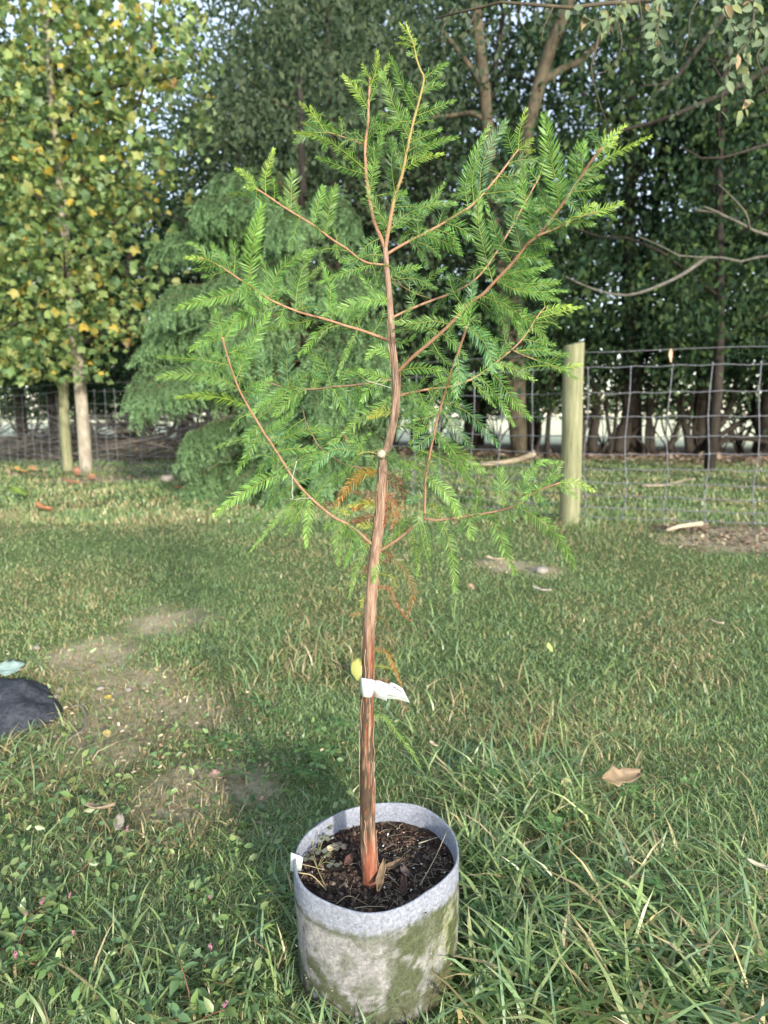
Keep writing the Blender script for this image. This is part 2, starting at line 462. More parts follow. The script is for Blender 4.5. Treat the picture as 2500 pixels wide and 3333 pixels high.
# bare stems and fallen wood under the trees at the right
def stick(name, pts, Y, r, mat, lab, cat, group=None, n=10, ground=False):
    P = np.array([np.array(at(a, b_, yy)) for (a, b_), yy in zip(pts, np.linspace(Y[0], Y[1], len(pts)))])
    P = catmull(list(P), n); o = P[0].copy()
    V, T = tube(P - o, np.linspace(r[0], r[1], n), 6)
    return link(name, MB().add(V, T, (1, 1, 1)).mesh(name, True), mat, None, Vector(o), label=lab, category=cat, group=group)
_rs = random.Random(21); _ex = []
for _ in range(22):
    px = _rs.uniform(1880, 2540); ln = _rs.uniform(-70, 70); r0_ = _rs.choice((.02, .03, .05, .09, .13)); _ex.append(([(px, 1474), (px + ln * .4, 1410), (px + ln * .6 + _rs.uniform(-15, 15), 1350), (px + ln, 1250)], (r0_, r0_ * .6)))
for _ in range(9):
    px = _rs.uniform(1900, 2500); ln = _rs.choice((-1, 1)) * _rs.uniform(50, 140); _ex.append(([(px, _rs.uniform(1420, 1465)), (px + ln * .5, 1395), (px + ln, _rs.uniform(1340, 1390))], (.035, .01)))
for pts, r in tuple(_ex) + (([(1870, 1470), (1905, 1400), (1930, 1340), (1960, 1280)], (.05, .03)), ([(2175, 1465), (2200, 1410), (2212, 1350), (2200, 1290)], (.06, .03)),
               ([(2300, 1470), (2330, 1400), (2370, 1340), (2400, 1230)], (.10, .06)), ([(2110, 1475), (2105, 1400), (2120, 1330), (2140, 1250)], (.05, .03)),
               ([(2122, 1475), (2130, 1400), (2150, 1330)], (.04, .02)), ([(1730, 1475), (1725, 1380), (1715, 1300), (1700, 1240)], (.05, .03)),
               ([(1745, 1475), (1760, 1400), (1750, 1300)], (.04, .02)), ([(2340, 1420), (2400, 1380), (2450, 1350), (2520, 1290)], (.06, .03)),
               ([(2450, 1470), (2470, 1380), (2480, 1300)], (.04, .02)), ([(1700, 1475), (1690, 1400), (1660, 1320)], (.05, .03)),
               ([(1900, 1470), (1890, 1400), (1915, 1340)], (.03, .015)), ([(2190, 1470), (2160, 1400), (2150, 1340)], (.035, .015)), ([(2400, 1470), (2380, 1410), (2400, 1330)], (.03, .015)), ([(1960, 1470), (1985, 1410), (1975, 1340)], (.03, .015)),
               ([(480, 1420), (500, 1360), (505, 1300)], (.09, .07)), ([(600, 1420), (590, 1350), (600, 1280)], (.09, .07)), ([(545, 1420), (570, 1380), (580, 1330)], (.05, .03))):
    stick('thin_tree', pts, (15.6, 15.8), r, M_BARKDARK, 'thin dark bare tree rising under the canopy of the wood', 'thin tree', 'bare thin trees at the edge of the wood')
stick('fallen_branch', [(2310, 1475), (2360, 1430), (2420, 1425), (2520, 1445)], (15.2, 14.8), (.09, .05), M_BARKDARK, 'dark fallen branch lying low across the bright field gap at right', 'branch')
M_DEADWOOD = noise_mat('bleached_wood', (.25, .2, .14), (.48, .4, .29), 20, (1, 1, 1), bump=.4)
stick('fallen_log', [(1560, 1512), (1640, 1505), (1700, 1492), (1740, 1474)], (11.4, 11.0), (.035, .05), M_DEADWOOD, 'pale crooked log lying on the ground behind the wire mesh', 'log')
stick('bleached_stick', [(2169, 1726), (2200, 1716), (2240, 1709), (2286, 1704)], (4.93, 4.98), (.012, .02), M_DEADWOOD, 'short pale stick lying in the grass at the foot of the mesh', 'stick')
g = ground_at(2150, 1640)
stick('dead_branch', [(2090, 1580), (2170, 1578), (2230, 1562), (2262, 1560)], (8.3, 8.0), (.02, .01), M_DEADWOOD, 'thin dead branch on the shaded grass behind the right mesh', 'branch')

# brush pile behind the left fence
M_BRUSH = noise_mat('grey_brushwood', (.085, .075, .065), (.17, .15, .13), 14, (1, 1, 1), bump=.3)
bp = thing('brush_pile', (-4.6, 14.0, float(gz(-4.6, 14.0))), 'grey heap of cut branches piled behind the left fence', 'brush pile')
for i in range(280):
    a = random.gauss(0, .55) + (math.pi if random.random() < .5 else 0)
    L = random.uniform(.8, 2.6); cx = random.uniform(-2.9, 2.9); hh = (1 - (abs(cx) / 3.2) ** 2) * random.random() * .85
    c0 = np.array([cx, random.uniform(-.7, .7), .04 + hh]); tilt = random.gauss(.05, .3)
    dv = np.array([math.cos(a), math.sin(a), tilt]); bend = np.array([0, random.gauss(0, .1), random.gauss(.05, .12)])
    P = np.array([c0 - dv * L / 2, c0 + bend * L * .5, c0 + dv * L / 2]); P[:, 2] = np.maximum(P[:, 2], .02)
    V, T = tube(catmull(list(P), 5), np.linspace(random.uniform(.008, .026), .004, 5), 5)
    link('branch', MB().add(V, T, (1, 1, 1)).mesh('branch'), M_BRUSH, bp)

# ------------------------------------------------------------------ fence
def post(x, y, h, r, lab, n=18, seed=0):
    z = float(gz(x, y)); rg = np.random.default_rng(seed)
    zz = np.array([-.25, 0, .2, .45, .7, .95, 1.15, h - .01, h])
    P = np.stack([.008 * np.sin(zz * 3 + seed), .006 * np.cos(zz * 4), zz], -1)
    wob = 1 + .035 * rg.normal(size=(len(zz), n)).cumsum(0) * .4
    rr = np.array([1.03, 1.02, 1.0, 1.0, .99, .985, .98, .975, .95]) * r
    V, T = tube(P, rr, n, True, wob)
    top = V[:, 2] > h - .02
    V[top, 2] += .03 * V[top, 0] / r * .5            # saw cut not quite level
    return link('fence_post', MB().add(V, T, (1, 1, 1)).mesh('fence_post', False), M_POST, None, (x, y, z), label=lab, category='fence post', group='round wooden posts of the wire fence')
PH = 1.42
PA = FENCE_A
PB = PA + DL * 4.15
pl = ground_at(222, 1533); PC = Vector((pl.x, pl.y, 0))
PD = PC + (PC - PB).normalized() * 4.1
PE_ = PA + DR * 4.0
post(PA.x, PA.y, PH, .081, 'thick weathered round post at right with the sapling twigs against it', seed=1)
post(PB.x, PB.y, 1.4, .08, 'wooden post half hidden behind the feathery conifer boughs', seed=2)
post(PC.x, PC.y, 1.38, .08, 'slim grey post just left of the pale tree trunk', seed=3)
GAPS = [8, 7, 6, 5.5, 5, 4.5, 4, 3.5, 3]
LEV = [1.235]
for g_ in GAPS: LEV.append(LEV[-1] - g_ * .0254)
def mesh_run(a, b_, lab, seed, over=0.0):
    rg = np.random.default_rng(seed)
    a = a.copy(); b_ = b_.copy(); d = (b_ - a); L = d.length; d.normalize()
    out = Vector((d.y, -d.x, 0))
    if out.y > 0: out = -out
    off = -out * .085                                  # mesh stapled to the far side of the posts
    t = thing('wire_fence', (a.x, a.y, 0), lab, 'wire fence')
    n = int(L / .305)
    def pnt(s, z):
        x = a.x + d.x * s + off.x; y = a.y + d.y * s + off.y
        return np.array([x - a.x, y - a.y, float(gz(x, y)) + z])
    for i, z in enumerate([1.36] + LEV):
        pts = []
        for k_ in range(n * 2 + 1):
            s = min(L, k_ * .1525); p = pnt(s, z)
            p[2] += (.007 if k_ % 2 else -.003) * (i > 0) + .008 * math.sin(s * 1.3 + i) - (.02 * math.sin(math.pi * s / L) if i < 2 else 0)
            pts.append(p)
        V, T = tube(np.array(pts), .0038 if i else .003, 5)
        link('line_wire', MB().add(V, T, (1, 1, 1)).mesh('line_wire', True), M_WIRE, t)
    for k_ in range(n):
        s = .1 + k_ * .305
        if s > L: break
        wx = rg.normal() * .012
        pts = [pnt(s + wx + .012 * math.sin(j * 1.1 + k_) + .012 * (j / 9 - .5), z) for j, z in enumerate(LEV)]
        V, T = tube(np.array(pts), .0042, 5); mb = MB().add(V, T, (1, 1, 1))
        for p in pts:                                  # hinge knots
            V, T = tube(np.array([p + [0, 0, -.014], p, p + [0, 0, .014]]), [.006, .0085, .006], 5); mb.add(V, T, (1, 1, 1))
        link('stay_wire', mb.mesh('stay_wire', True), M_WIRE, t)
mesh_run(PA, PE_, 'square wire mesh running right from the thick round post', 1)
mesh_run(PA, PB, 'wire mesh partly hidden behind the potted sapling', 2)
mesh_run(PB, PC, 'wire mesh in front of the brush pile behind the conifer', 3)
mesh_run(PC, PD, 'wire mesh running to the left edge of the photo', 4)
# dead leaf caught on the top wire
def curled_leaf(n, length, width, curl, twist, seed, lobes=0):
    """a dry leaf: a cupped, curled sheet with some thickness"""
    rg = np.random.default_rng(seed); m = 9; k_ = 5
    V = []; 
    for i in range(m):
        t_ = i / (m - 1); wv = width * math.sin(math.pi * min(.98, t_ * .92 + .05)) ** .7 * (1 + .12 * rg.normal() * (0 < i < m - 1))
        for j in range(k_):
            s = (j - 2) / 2
            V.append([wv * s * (1 - .25 * curl * abs(s)), length * (t_ - .5), .5 * width * curl * s * s + curl * .25 * length * (2 * t_ - 1) ** 2 * .5 + .03 * width * rg.normal()])
    V = np.array(V)
    a = twist * (V[:, 1] / length)
    V = np.stack([V[:, 0] * np.cos(a) - V[:, 2] * np.sin(a), V[:, 1], V[:, 0] * np.sin(a) + V[:, 2] * np.cos(a)], -1)
    T = []
    for i in range(m - 1):
        for j in range(k_ - 1):
            p = i * k_ + j; T += [(p, p + 1, p + k_ + 1), (p, p + k_ + 1, p + k_)]
    return V, np.array(T)
# ------------------------------------------------------------------ tulip tree at the left
g = ground_at(282, 1546)
YT = g.y
tt = thing('tulip_tree', g, 'pale trunked young tree at left with yellowing lobed leaves', 'tree')
O = np.array(g)
def pix(pts, Y, O): return [np.array(at(a, b_, y)) - O for (a, b_), y in zip(pts, np.broadcast_to(Y, (len(pts),)))]
P = catmull(pix([(283, 1560), (279, 1500), (268, 1340), (255, 1200), (238, 1050), (222, 900), (205, 700), (190, 500), (168, 330), (155, 150), (140, -60), (135, -300)], YT, O), 30)
rr = np.interp(np.linspace(0, 1, 30), [0, .04, .2, .6, 1], [.105, .093, .082, .06, .03])
V, T = tube(P, rr, 14); link('trunk', MB().add(V, T, (1, 1, 1)).mesh('trunk', True), M_BARKGREY, tt)
LIMB = [([(240, 1060), (215, 940), (205, 800), (160, 640)], -.5), ([(215, 880), (300, 800), (400, 700), (470, 640)], -.4), ([(205, 740), (120, 640), (40, 560), (-60, 500)], -.3),
        ([(350, 540), (400, 420), (470, 280), (500, 60), (505, -80)], -.5), ([(190, 520), (250, 430), (330, 360), (420, 300)], .1), ([(165, 310), (250, 190), (340, 110), (430, 10)], .2),
        ([(200, 620), (320, 560), (360, 500), (350, 540)], -.3), ([(160, 240), (60, 180), (-40, 100)], .3), ([(150, 80), (210, 20), (270, -60)], .2),
        ([(250, 1130), (320, 1090), (420, 1060), (520, 1010)], -.3), ([(235, 1080), (150, 1040), (60, 1050), (-20, 1080)], -.4), ([(225, 950), (330, 930), (450, 880), (560, 830)], .2),
        ([(215, 830), (110, 850), (20, 840), (-80, 820)], .3), ([(180, 420), (330, 300), (520, 260), (640, 230)], -.3), ([(165, 320), (80, 330), (-30, 300)], -.3), ([(160, 200), (300, 240), (430, 200)], -.5),
        ([(195, 560), (320, 640), (440, 660), (560, 600)], .4)]
leaf_seats = []
for pts, dz in LIMB:
    ys_ = YT + np.linspace(0, dz * 2.2, len(pts))
    Q = catmull(pix(pts, ys_, O), 14)
    V, T = tube(Q, np.linspace(.026, .006, 14), 6)
    link('limb', MB().add(V, T, (1, 1, 1)).mesh('limb', True), M_BARKDARK, tt)
    leaf_seats += list(Q[3:])
# crown volume: leaf positions round the limbs and through the crown
half = [(0, 0), (.10, .03), (.34, .10), (.50, .34), (.36, .50), (.42, .84), (.30, .92), (.12, .80), (0, .76)]
outl = half + [(-x, y) for x, y in half[-2:0:-1]]
LV = np.array([(x, y, .30 * abs(x) - .35 * (y - .4) ** 2) for x, y in outl] + [(0, .42, -.02)])
LT = np.array([(i, (i + 1) % len(outl), len(outl)) for i in range(len(outl))])
pos = []
for s in leaf_seats:
    for _ in range(5): pos.append(s + RNG.normal(size=3) * .22)
while len(pos) < 9500:
    px = RNG.uniform(-330, 690); py = RNG.uniform(-260, 1240)
    edge = 540 + 110 * math.sin(py / 170) + 80 * RNG.normal() - 90 * max(0, (py - 700) / 400) - 160 * max(0, (py - 1050) / 150)
    if px > edge: continue
    if py > 1130 and abs(px - 90) > 260: continue
    if 470 < px < 650 and 290 < py < 440 and RNG.random() < .9: continue
    if px < 60 and 40 < py < 130: continue
    pos.append(np.array(at(px, py, YT + float(np.clip(RNG.normal() * 1.0, -1.3, 2.2)))) - O)
pos = np.array(pos)
n = len(pos)
d = rdir(n); d[:, 2] -= .7; d = unit(d)
nr = rdir(n, .7) + np.array([0, -.15, 0]); R = frames(d, nr)
TC = np.array([(.155, .23, .075), (.125, .205, .07), (.20, .27, .085), (.25, .28, .09), (.095, .165, .07)])
C = TC[RNG.integers(0, 5, n)] * (.75 + .5 * RNG.random((n, 1)))
kk = RNG.random(n); C[kk < .025] = (.44, .33, .06); C[(kk > .07) & (kk < .11)] = (.30, .27, .06); C[kk > .992] = (.32, .2, .08)
sz = (.07 + .09 * RNG.random(n) ** 1.3) * (1 + .10 * np.clip(pos[:, 1], -1.5, 1.5))
near = np.argsort(pos[:, 1])
vis = [i for i in near if -.52 * (pos[i, 1] + O[1]) - .1 < pos[i, 0] + O[0]][:290]
PAL = []
for ci, c in enumerate([(.15, .235, .075), (.12, .2, .075), (.19, .255, .085), (.25, .27, .09), (.10, .175, .08), (.46, .35, .06), (.30, .28, .07)]):
    me = mesh_np('leaf', LV, LT, np.tile(np.array(c), (len(LV), 1)), False); me.materials.append(M_TULIP); PAL.append(me)
for j, i in enumerate(vis):
    me = PAL[5 if kk[i] < .025 else 6 if .07 < kk[i] < .11 else int(RNG.integers(0, 5))]
    o = bpy.data.objects.new('leaf', me); COL.objects.link(o); o.parent = tt
    M = Matrix([list(R[i][0]), list(R[i][1]), list(R[i][2])]).to_4x4()
    o.matrix_local = Matrix.Translation(Vector(pos[i])) @ M @ Matrix.Scale(sz[i], 4)
mask = np.ones(n, bool); mask[vis] = False
V, T, Cc = stamp(LV, LT, pos[mask], R[mask], sz[mask], C[mask])
link('crown', mesh_np('crown', V, T, Cc), M_TULIP, tt, kind='stuff')

# ------------------------------------------------------------------ feathery conifer in front of the fence
cg = ground_at(1010, 1600)
CYy = 7.3
cgx = at(1000, 1500, CYy); cyp = thing('feathery_conifer', (cgx.x, CYy, float(gz(cgx.x, CYy))), 'large feathery green conifer with drooping sprays behind the potted sapling', 'tree')
O = np.array(cyp.location)
P = catmull(pix([(1000, 1600), (1000, 1400), (995, 1000), (985, 600), (975, 250), (974, 330), (973, 320)], CYy, O), 20)
V, T = tube(P, np.linspace(.085, .02, 20), 10); link('trunk', MB().add(V, T, (1, 1, 1)).mesh('trunk', True), M_BARKDARK, cyp)
# one drooping spray: a branchlet with two rows of soft leaflets
def spray(seed):
    rg = np.random.default_rng(seed); mb = MB()
    m = 11; L = 1.0
    tz = np.linspace(0, 1, m)
    A = np.stack([.06 * np.sin(tz * 3 + seed), tz * .75, -.75 * tz ** 1.6], -1)
    for i in range(m - 1):
        tg = unit(A[i + 1] - A[i]); sd = unit(np.cross(tg, [0, 0, 1]))
        for s in (-1, 1):
            for h in (0, .5):
                b0 = A[i] * (1 - h) + A[i + 1] * h
                d_ = unit(sd * s * .8 + tg * .75 + rg.normal(size=3) * .12 + np.array([0, 0, -.12])) * (.15 * (1 - .45 * tz[i]) * (.8 + .4 * rg.random()))
                w_ = unit(np.cross(d_, [0, 0, 1]) + rg.normal(size=3) * .3) * .024
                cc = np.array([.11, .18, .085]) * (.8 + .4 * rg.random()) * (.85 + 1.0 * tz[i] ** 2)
                mb.add([b0, b0 + d_ * .5 + w_, b0 + d_, b0 + d_ * .5 - w_], [(0, 1, 2), (0, 2, 3)], cc)
    return mb
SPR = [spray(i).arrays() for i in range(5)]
def bough(start, dirv, L, seed, nspray):
    rg = np.random.default_rng(seed); mb = MB()
    dirv = unit(np.array(dirv)); P = []
    for t_ in np.linspace(0, 1, 9):
        P.append(start + dirv * L * t_ + np.array([0, 0, .18 * L * t_ - .48 * L * t_ * t_]) + rg.normal(size=3) * .02 * L * t_)
    P = np.array(P); V, T = tube(P, np.linspace(.016, .003, 9), 5); mb.add(V, T, (.13, .09, .05))
    C_ = catmull(list(P), 40)
    for i in range(nspray):
        f = .12 + .88 * rg.random() ** .8; q = C_[int(f * 39)]; tg = unit(C_[min(39, int(f * 39) + 1)] - C_[max(0, int(f * 39) - 1)])
        sd = unit(np.cross(tg, [0, 0, 1])) * (1 if i % 2 else -1)
        d_ = unit(sd * rg.uniform(.2, 1.0) + tg * rg.uniform(.4, 1.1) + np.array([0, 0, rg.uniform(-.75, .1)]))
        Rm = frames(d_, np.array([0, 0, 1.0]) + rg.normal(size=3) * .35)
        v, t2, c = SPR[rg.integers(0, 5)]
        s = (.38 - .10 * f) * rg.uniform(.75, 1.2)
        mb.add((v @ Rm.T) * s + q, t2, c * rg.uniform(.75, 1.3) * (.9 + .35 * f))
    return mb
# boughs: explicit ones read from the photograph, then the rest of the crown
BO = [((960, 1250), (440, 1250), -.3), ((970, 1300), (480, 1180), .1), ((970, 1400), (600, 1440), -.5), ((980, 1440), (640, 1560), -.4), ((985, 1470), (760, 1590), -.6),
      ((975, 1120), (460, 1060), .0), ((975, 1000), (560, 900), -.4), ((980, 850), (560, 720), .1), ((980, 760), (640, 600), -.3), ((975, 1180), (600, 1200), -.8),
      ((985, 1350), (1230, 1480), -.6), ((985, 1250), (1240, 1300), -.5), ((985, 1150), (1260, 1120), -.4), ((980, 950), (1200, 900), -.5), ((985, 1400), (900, 1560), -.9),
      ((980, 680), (760, 540), .2), 
      ((980, 750), (900, 700), -1.0), ((985, 900), (820, 880), -1.0), ((985, 1050), (760, 1080), -1.0), ((985, 1200), (1090, 1250), -1.1), ((990, 1320), (800, 1340), -1.1),
      ((985, 1420), (1120, 1540), -.7), ((985, 700), (1150, 680), -.6)]
k_ = 0
for (a, b_), (c, d_), dz in BO:
    for rep in range(3):
        jx, jy, jz = (0, 0, 0) if rep == 0 else (random.uniform(-90, 90), random.uniform(-110, 70), random.uniform(-.3, .6))
        p0 = np.array(at(a, b_ + jy * .6, CYy)); p1 = np.array(at(c + jx, d_ + jy, CYy + dz + jz))
        v = p1 - p0; L = np.linalg.norm(v) * 1.05; v = v / L + np.array([0, 0, .22])
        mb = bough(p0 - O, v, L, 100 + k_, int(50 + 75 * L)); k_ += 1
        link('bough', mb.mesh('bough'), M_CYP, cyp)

# ------------------------------------------------------------------ locust tree whose limbs hang into the top right corner
lx, ly = 5.4, 7.4
loc = thing('locust_tree', (lx, ly, float(gz(lx, ly))), 'tree at upper right whose pale limbs and drooping leafy twigs hang over the fence', 'tree')
O = np.array(loc.location)
V, T = tube(np.array([[0, 0, -.2], [.05, 0, 1.2], [-.05, .1, 2.6], [-.1, 0, 4.2], [-.2, -.1, 6.5]]), [.2, .17, .15, .11, .05], 12)
link('trunk', MB().add(V, T, (1, 1, 1)).mesh('trunk', True), M_BARKGREY, loc)
def limb3(pts, Ys, r, n=16, mat=M_BARKLIMB, name='limb'):
    P = [np.array(at(a, b_, y)) - O for (a, b_), y in zip(pts, Ys)]
    Q = catmull(P, n); V, T = tube(Q, np.linspace(r[0], r[1], n), 6)
    link(name, MB().add(V, T, (1, 1, 1)).mesh(name, True), mat, loc); return Q
limb3([(3100, 900), (2700, 800), (2500, 766), (2456, 752), (2400, 722), (2343, 694), (2300, 690), (2262, 684)], [7.4, 6.9, 6.6, 6.5, 6.4, 6.35, 6.3, 6.3], (.034, .008))
limb3([(2343, 694), (2310, 680), (2290, 672)], [6.35, 6.3, 6.28], (.012, .006), 6)
limb3([(2440, 745), (2430, 700), (2400, 660), (2340, 600)], [6.45, 6.4, 6.3, 6.2], (.012, .004), 8)
limb3([(3100, 800), (2700, 820), (2500, 832), (2400, 852), (2330, 834), (2230, 838), (2150, 800), (2080, 770)], [7.4, 7.2, 7, 6.9, 6.8, 6.7, 6.6, 6.5], (.022, .004))
limb3([(2300, 838), (2200, 905), (2050, 960), (1930, 940), (1840, 900)], [6.8, 6.6, 6.5, 6.4, 6.4], (.02, .006), 14)
limb3([(3100, 100), (2700, 150), (2500, 224), (2400, 285), (2276, 340), (2180, 380), (2045, 420), (1960, 430)], [7.4, 7.4, 7.4, 7.4, 7.4, 7.4, 7.4, 7.4], (.06, .012), mat=M_BARKDARK)
limb3([(2500, -80), (2400, 0), (2352, 51), (2280, 145), (2207, 246), (2160, 280), (2117, 325)], [7.2] * 7, (.04, .01), mat=M_BARKDARK)
limb3([(2200, 250), (2150, 275), (2080, 280)], [7.2] * 3, (.014, .006), 6, mat=M_BARKDARK)
limb3([(3100, 400), (2700, 430), (2500, 470), (2400, 500), (2300, 520), (2220, 480)], [7.4, 7.2, 7, 6.8, 6.8, 6.8], (.03, .008), mat=M_BARKDARK)
TW = [([(3000, -300), (2600, -160), (2250, -40), (2040, 10), (1930, 8), (1823, 30), (1732, 11), (1612, 8), (1476, 26), (1416, 60)], [6.0, 4.6, 3.4, 2.7, 2.5, 2.4, 2.4, 2.4, 2.5, 2.5], (.035, .003), True),
      ([(2040, 10), (2005, 45), (1960, 70), (1900, 60)], [2.7, 2.6, 2.55, 2.5], (.006, .002), True),
      ([(2500, -60), (2365, 0), (2381, 76), (2403, 120)], [3.2, 2.6, 2.5, 2.45], (.005, .0015), True),
      ([(2800, 60), (2500, 90), (2464, 98), (2403, 174), (2366, 246), (2350, 330), (2345, 350)], [3.4, 2.6, 2.55, 2.5, 2.45, 2.45, 2.45], (.008, .0012), True),
      ([(2150, -60), (2146, 65), (2135, 108), (2157, 210)], [2.8, 2.5, 2.45, 2.4], (.005, .001), True),
      ([(2453, -40), (2453, 54), (2440, 120), (2435, 200), (2420, 354)], [2.8, 2.6, 2.55, 2.5, 2.5], (.005, .001), True),
      ([(2500, 130), (2464, 181), (2480, 240), (2500, 307)], [2.5, 2.5, 2.5, 2.5], (.003, .001), True),
      ([(2008, 65), (2023, 145), (1990, 217), (1920, 255)], [2.6, 2.5, 2.5, 2.5], (.004, .001), True),
      ([(1960, 70), (1935, 180), (1925, 230), (1950, 330), (1985, 425)], [2.55, 2.5, 2.5, 2.5, 2.5], (.004, .001), True),
      ([(1800, 25), (1770, 90), (1760, 150)], [2.4, 2.4, 2.4], (.003, .001), True),
      ([(1700, 10), (1690, 60), (1720, 110)], [2.4, 2.4, 2.4], (.003, .001), True),
      ([(1476, 26), (1440, 100), (1450, 190)], [2.5, 2.5, 2.5], (.003, .001), True),
      ([(1560, 15), (1530, 80), (1500, 130)], [2.45, 2.4, 2.4], (.003, .001), True),
      ([(2300, -40), (2250, 40), (2240, 120), (2215, 200)], [2.8, 2.6, 2.5, 2.5], (.004, .001), True),
      ([(2080, 0), (2090, 80), (2070, 160)], [2.7, 2.6, 2.6], (.003, .001), True)]
GP = [(.15, .21, .12), (.18, .24, .13), (.13, .18, .11), (.22, .26, .11), (.36, .27, .16)]
LG = []
for c in GP:
    me = mesh_np('leaflet', OVATE_V, OVATE_T, np.tile(np.array(c), (7, 1))); me.materials.append(M_LOCUST); LG.append(me)
nl = 0
for pts, Ys, r, lf in TW:
    Q = limb3(pts, Ys, r, 26, M_BARKVINE, 'twig')
    for i in range(26):
        pw = Q[i] + O
        if pw[1] > 3.4: continue
        for s in (-1, 1, 0):
            if nl >= 290 or RNG.random() < .30: continue
            tg = unit(Q[min(25, i + 1)] - Q[max(0, i - 1)])
            d_ = unit(np.cross(tg, [0, 1, 0]) * s * .9 + tg * .35 + np.array([0, 0, -.55]) + RNG.normal(size=3) * .35)
            Rm = frames(d_, RNG.normal(size=3) * .6 + np.array([0, -1, .4]))
            o = bpy.data.objects.new('leaflet', LG[int(RNG.choice(5, p=[.3, .26, .26, .12, .06]))]); COL.objects.link(o); o.parent = loc
            M = Matrix([list(Rm[0]), list(Rm[1]), list(Rm[2])]).to_4x4()
            o.matrix_local = Matrix.Translation(Vector(Q[i] + RNG.normal(size=3) * .008)) @ M @ Matrix.Scale(RNG.uniform(.028, .05), 4)
            nl += 1
# the rest of its leaves, farther along the limbs
cs = [np.array(at(a, b_, y)) - O for a, b_, y in [(RNG.uniform(1300, 2650), RNG.uniform(-150, 230) * (1 if RNG.random() < .7 else 1.6), RNG.uniform(4.2, 6.6)) for _ in range(70)]
      if not (1640 < a < 1740 and 40 < b_ < 330)]
cs += [np.array(at(RNG.uniform(640, 1420), RNG.uniform(-120, 430), RNG.uniform(5.2, 6.8))) - O for _ in range(85)]
V, T, C = leaf_cloud(cs, .4, 26, .055, GREYGREEN, .9, OVATE_V, OVATE_T)
link('crown', mesh_np('crown', V, T, C), M_LOCUST, loc, kind='stuff')
# ------------------------------------------------------------------ lawn
POT = Vector((-.016, 1.264, 0)); POT_R = .168
FAB = [ground_at(a, b_) for a, b_ in ((-420, 2170), (-100, 2190), (60, 2222), (150, 2236), (178, 2275), (205, 2318), (175, 2350), (130, 2372), (60, 2395), (-60, 2410), (-420, 2430))]
def in_fab(x, y):
    ins = np.zeros(np.shape(x), bool); n = len(FAB)
    for i in range(n):
        a = FAB[i]; b_ = FAB[(i + 1) % n]
        c = ((a.y > y) != (b_.y > y)) & (x < (b_.x - a.x) * (y - a.y) / (b_.y - a.y + 1e-9) + a.x)
        ins ^= c
    return ins
GRN = np.array([(.20, .30, .105), (.24, .335, .12), (.165, .26, .105), (.285, .35, .145), (.185, .29, .15)])
STR = np.array([(.44, .36, .19), (.36, .29, .15), (.52, .44, .25), (.30, .25, .12)])
def field_blades(n, y0, y1, hl, hh, wid, straw, lean=(.2, 1.0), seg=2, hs=1.0, patch=None, xr=(.80, .45), density=None):
    u = RNG.random(n)
    if patch is None:
        y = y0 * (y1 / y0) ** u
        x = (RNG.random(n) * 2 - 1) * (xr[0] * y + xr[1])
    else:
        cx, cy, sx, sy = patch
        x = cx + RNG.normal(size=n) * sx; y = cy + RNG.normal(size=n) * sy
    keep = ((x - POT.x) ** 2 + (y - POT.y) ** 2 > (POT_R + .012) ** 2) & ~in_fab(x, y) & (y > .55)
    keep &= RNG.random(n) > sstep(.30, .75, bare_at(x, y) * (.25 + 1.4 * fbm(x, y, 11, 8))) * (.72 if patch is None else 0)
    keep &= RNG.random(n) > sstep(-5.5, -1.5, y - woods_y(x))
    if density is not None: keep &= RNG.random(n) < density(x, y)
    x = x[keep]; y = y[keep]; n = len(x)
    cl = fbm(x, y, 3.2, 7); dry = fbm(x, y, 1.3, 11) + .35 * np.clip(bare_at(x, y), 0, 1) + .12 * np.exp(-((x + 1.2) ** 2) / 1.5)
    H = (hl + (hh - hl) * RNG.random(n) ** 1.4) * (.55 + .9 * cl) * hs
    az = RNG.random(n) * 6.283; ln = lean[0] + (lean[1] - lean[0]) * RNG.random(n) ** 1.2
    dx = np.cos(az); dy = np.sin(az)
    ph = az + 1.57 + RNG.normal(size=n) * .6
    sx_ = np.cos(ph); sy_ = np.sin(ph)
    W = wid * (.6 + .8 * RNG.random(n))
    z0 = gz(x, y)
    base = np.stack([x, y, z0 - .004], -1)
    V = []
    ts = [0, .55, 1] if seg == 2 else [0, .35, .7, 1]
    wf = [1, .8, 0] if seg == 2 else [.8, 1, .75, 0]
    for t_, f in zip(ts, wf):
        c = base + np.stack([dx * ln * H * t_ ** 1.7, dy * ln * H * t_ ** 1.7, H * (t_ - .45 * np.minimum(ln, 1.4) * t_ * t_) * np.where(ln > 1.4, .5, 1)], -1)
        s = np.stack([sx_, sy_, 0 * sx_], -1) * (W * f * .5)[:, None]
        if f > 0: V += [c - s, c + s]
        else: V += [c]
    V = np.stack(V, 1); k = V.shape[1]
    if seg == 2: T0 = [(0, 1, 3), (0, 3, 2), (2, 3, 4)]
    else: T0 = [(0, 1, 3), (0, 3, 2), (2, 3, 5), (2, 5, 4), (4, 5, 6)]
    T = (np.array(T0)[None] + (np.arange(n) * k)[:, None, None]).reshape(-1, 3)
    ps = np.clip(straw * (.25 + 2.6 * sstep(.38, .72, dry)), 0, .95)
    iss = RNG.random(n) < ps
    C = np.where(iss[:, None], STR[RNG.integers(0, 4, n)], GRN[RNG.integers(0, 5, n)])
    tone = (.76 + .34 * fbm(x, y, .8, 15) + .36 * fbm(x, y, 5.0, 18))
    C = C * (.7 + .6 * RNG.random((n, 1))) * tone[:, None]
    C = np.repeat(C[:, None, :], k, 1)
    tipdry = (RNG.random(n) < .3) & ~iss
    C[tipdry, -1] = (.50, .46, .28)
    return V.reshape(-1, 3), T, C.reshape(-1, 3)
mb = MB()
mb.add(*field_blades(168000, .75, 2.6, .015, .052, .0027, .15, (.4, 1.7)))
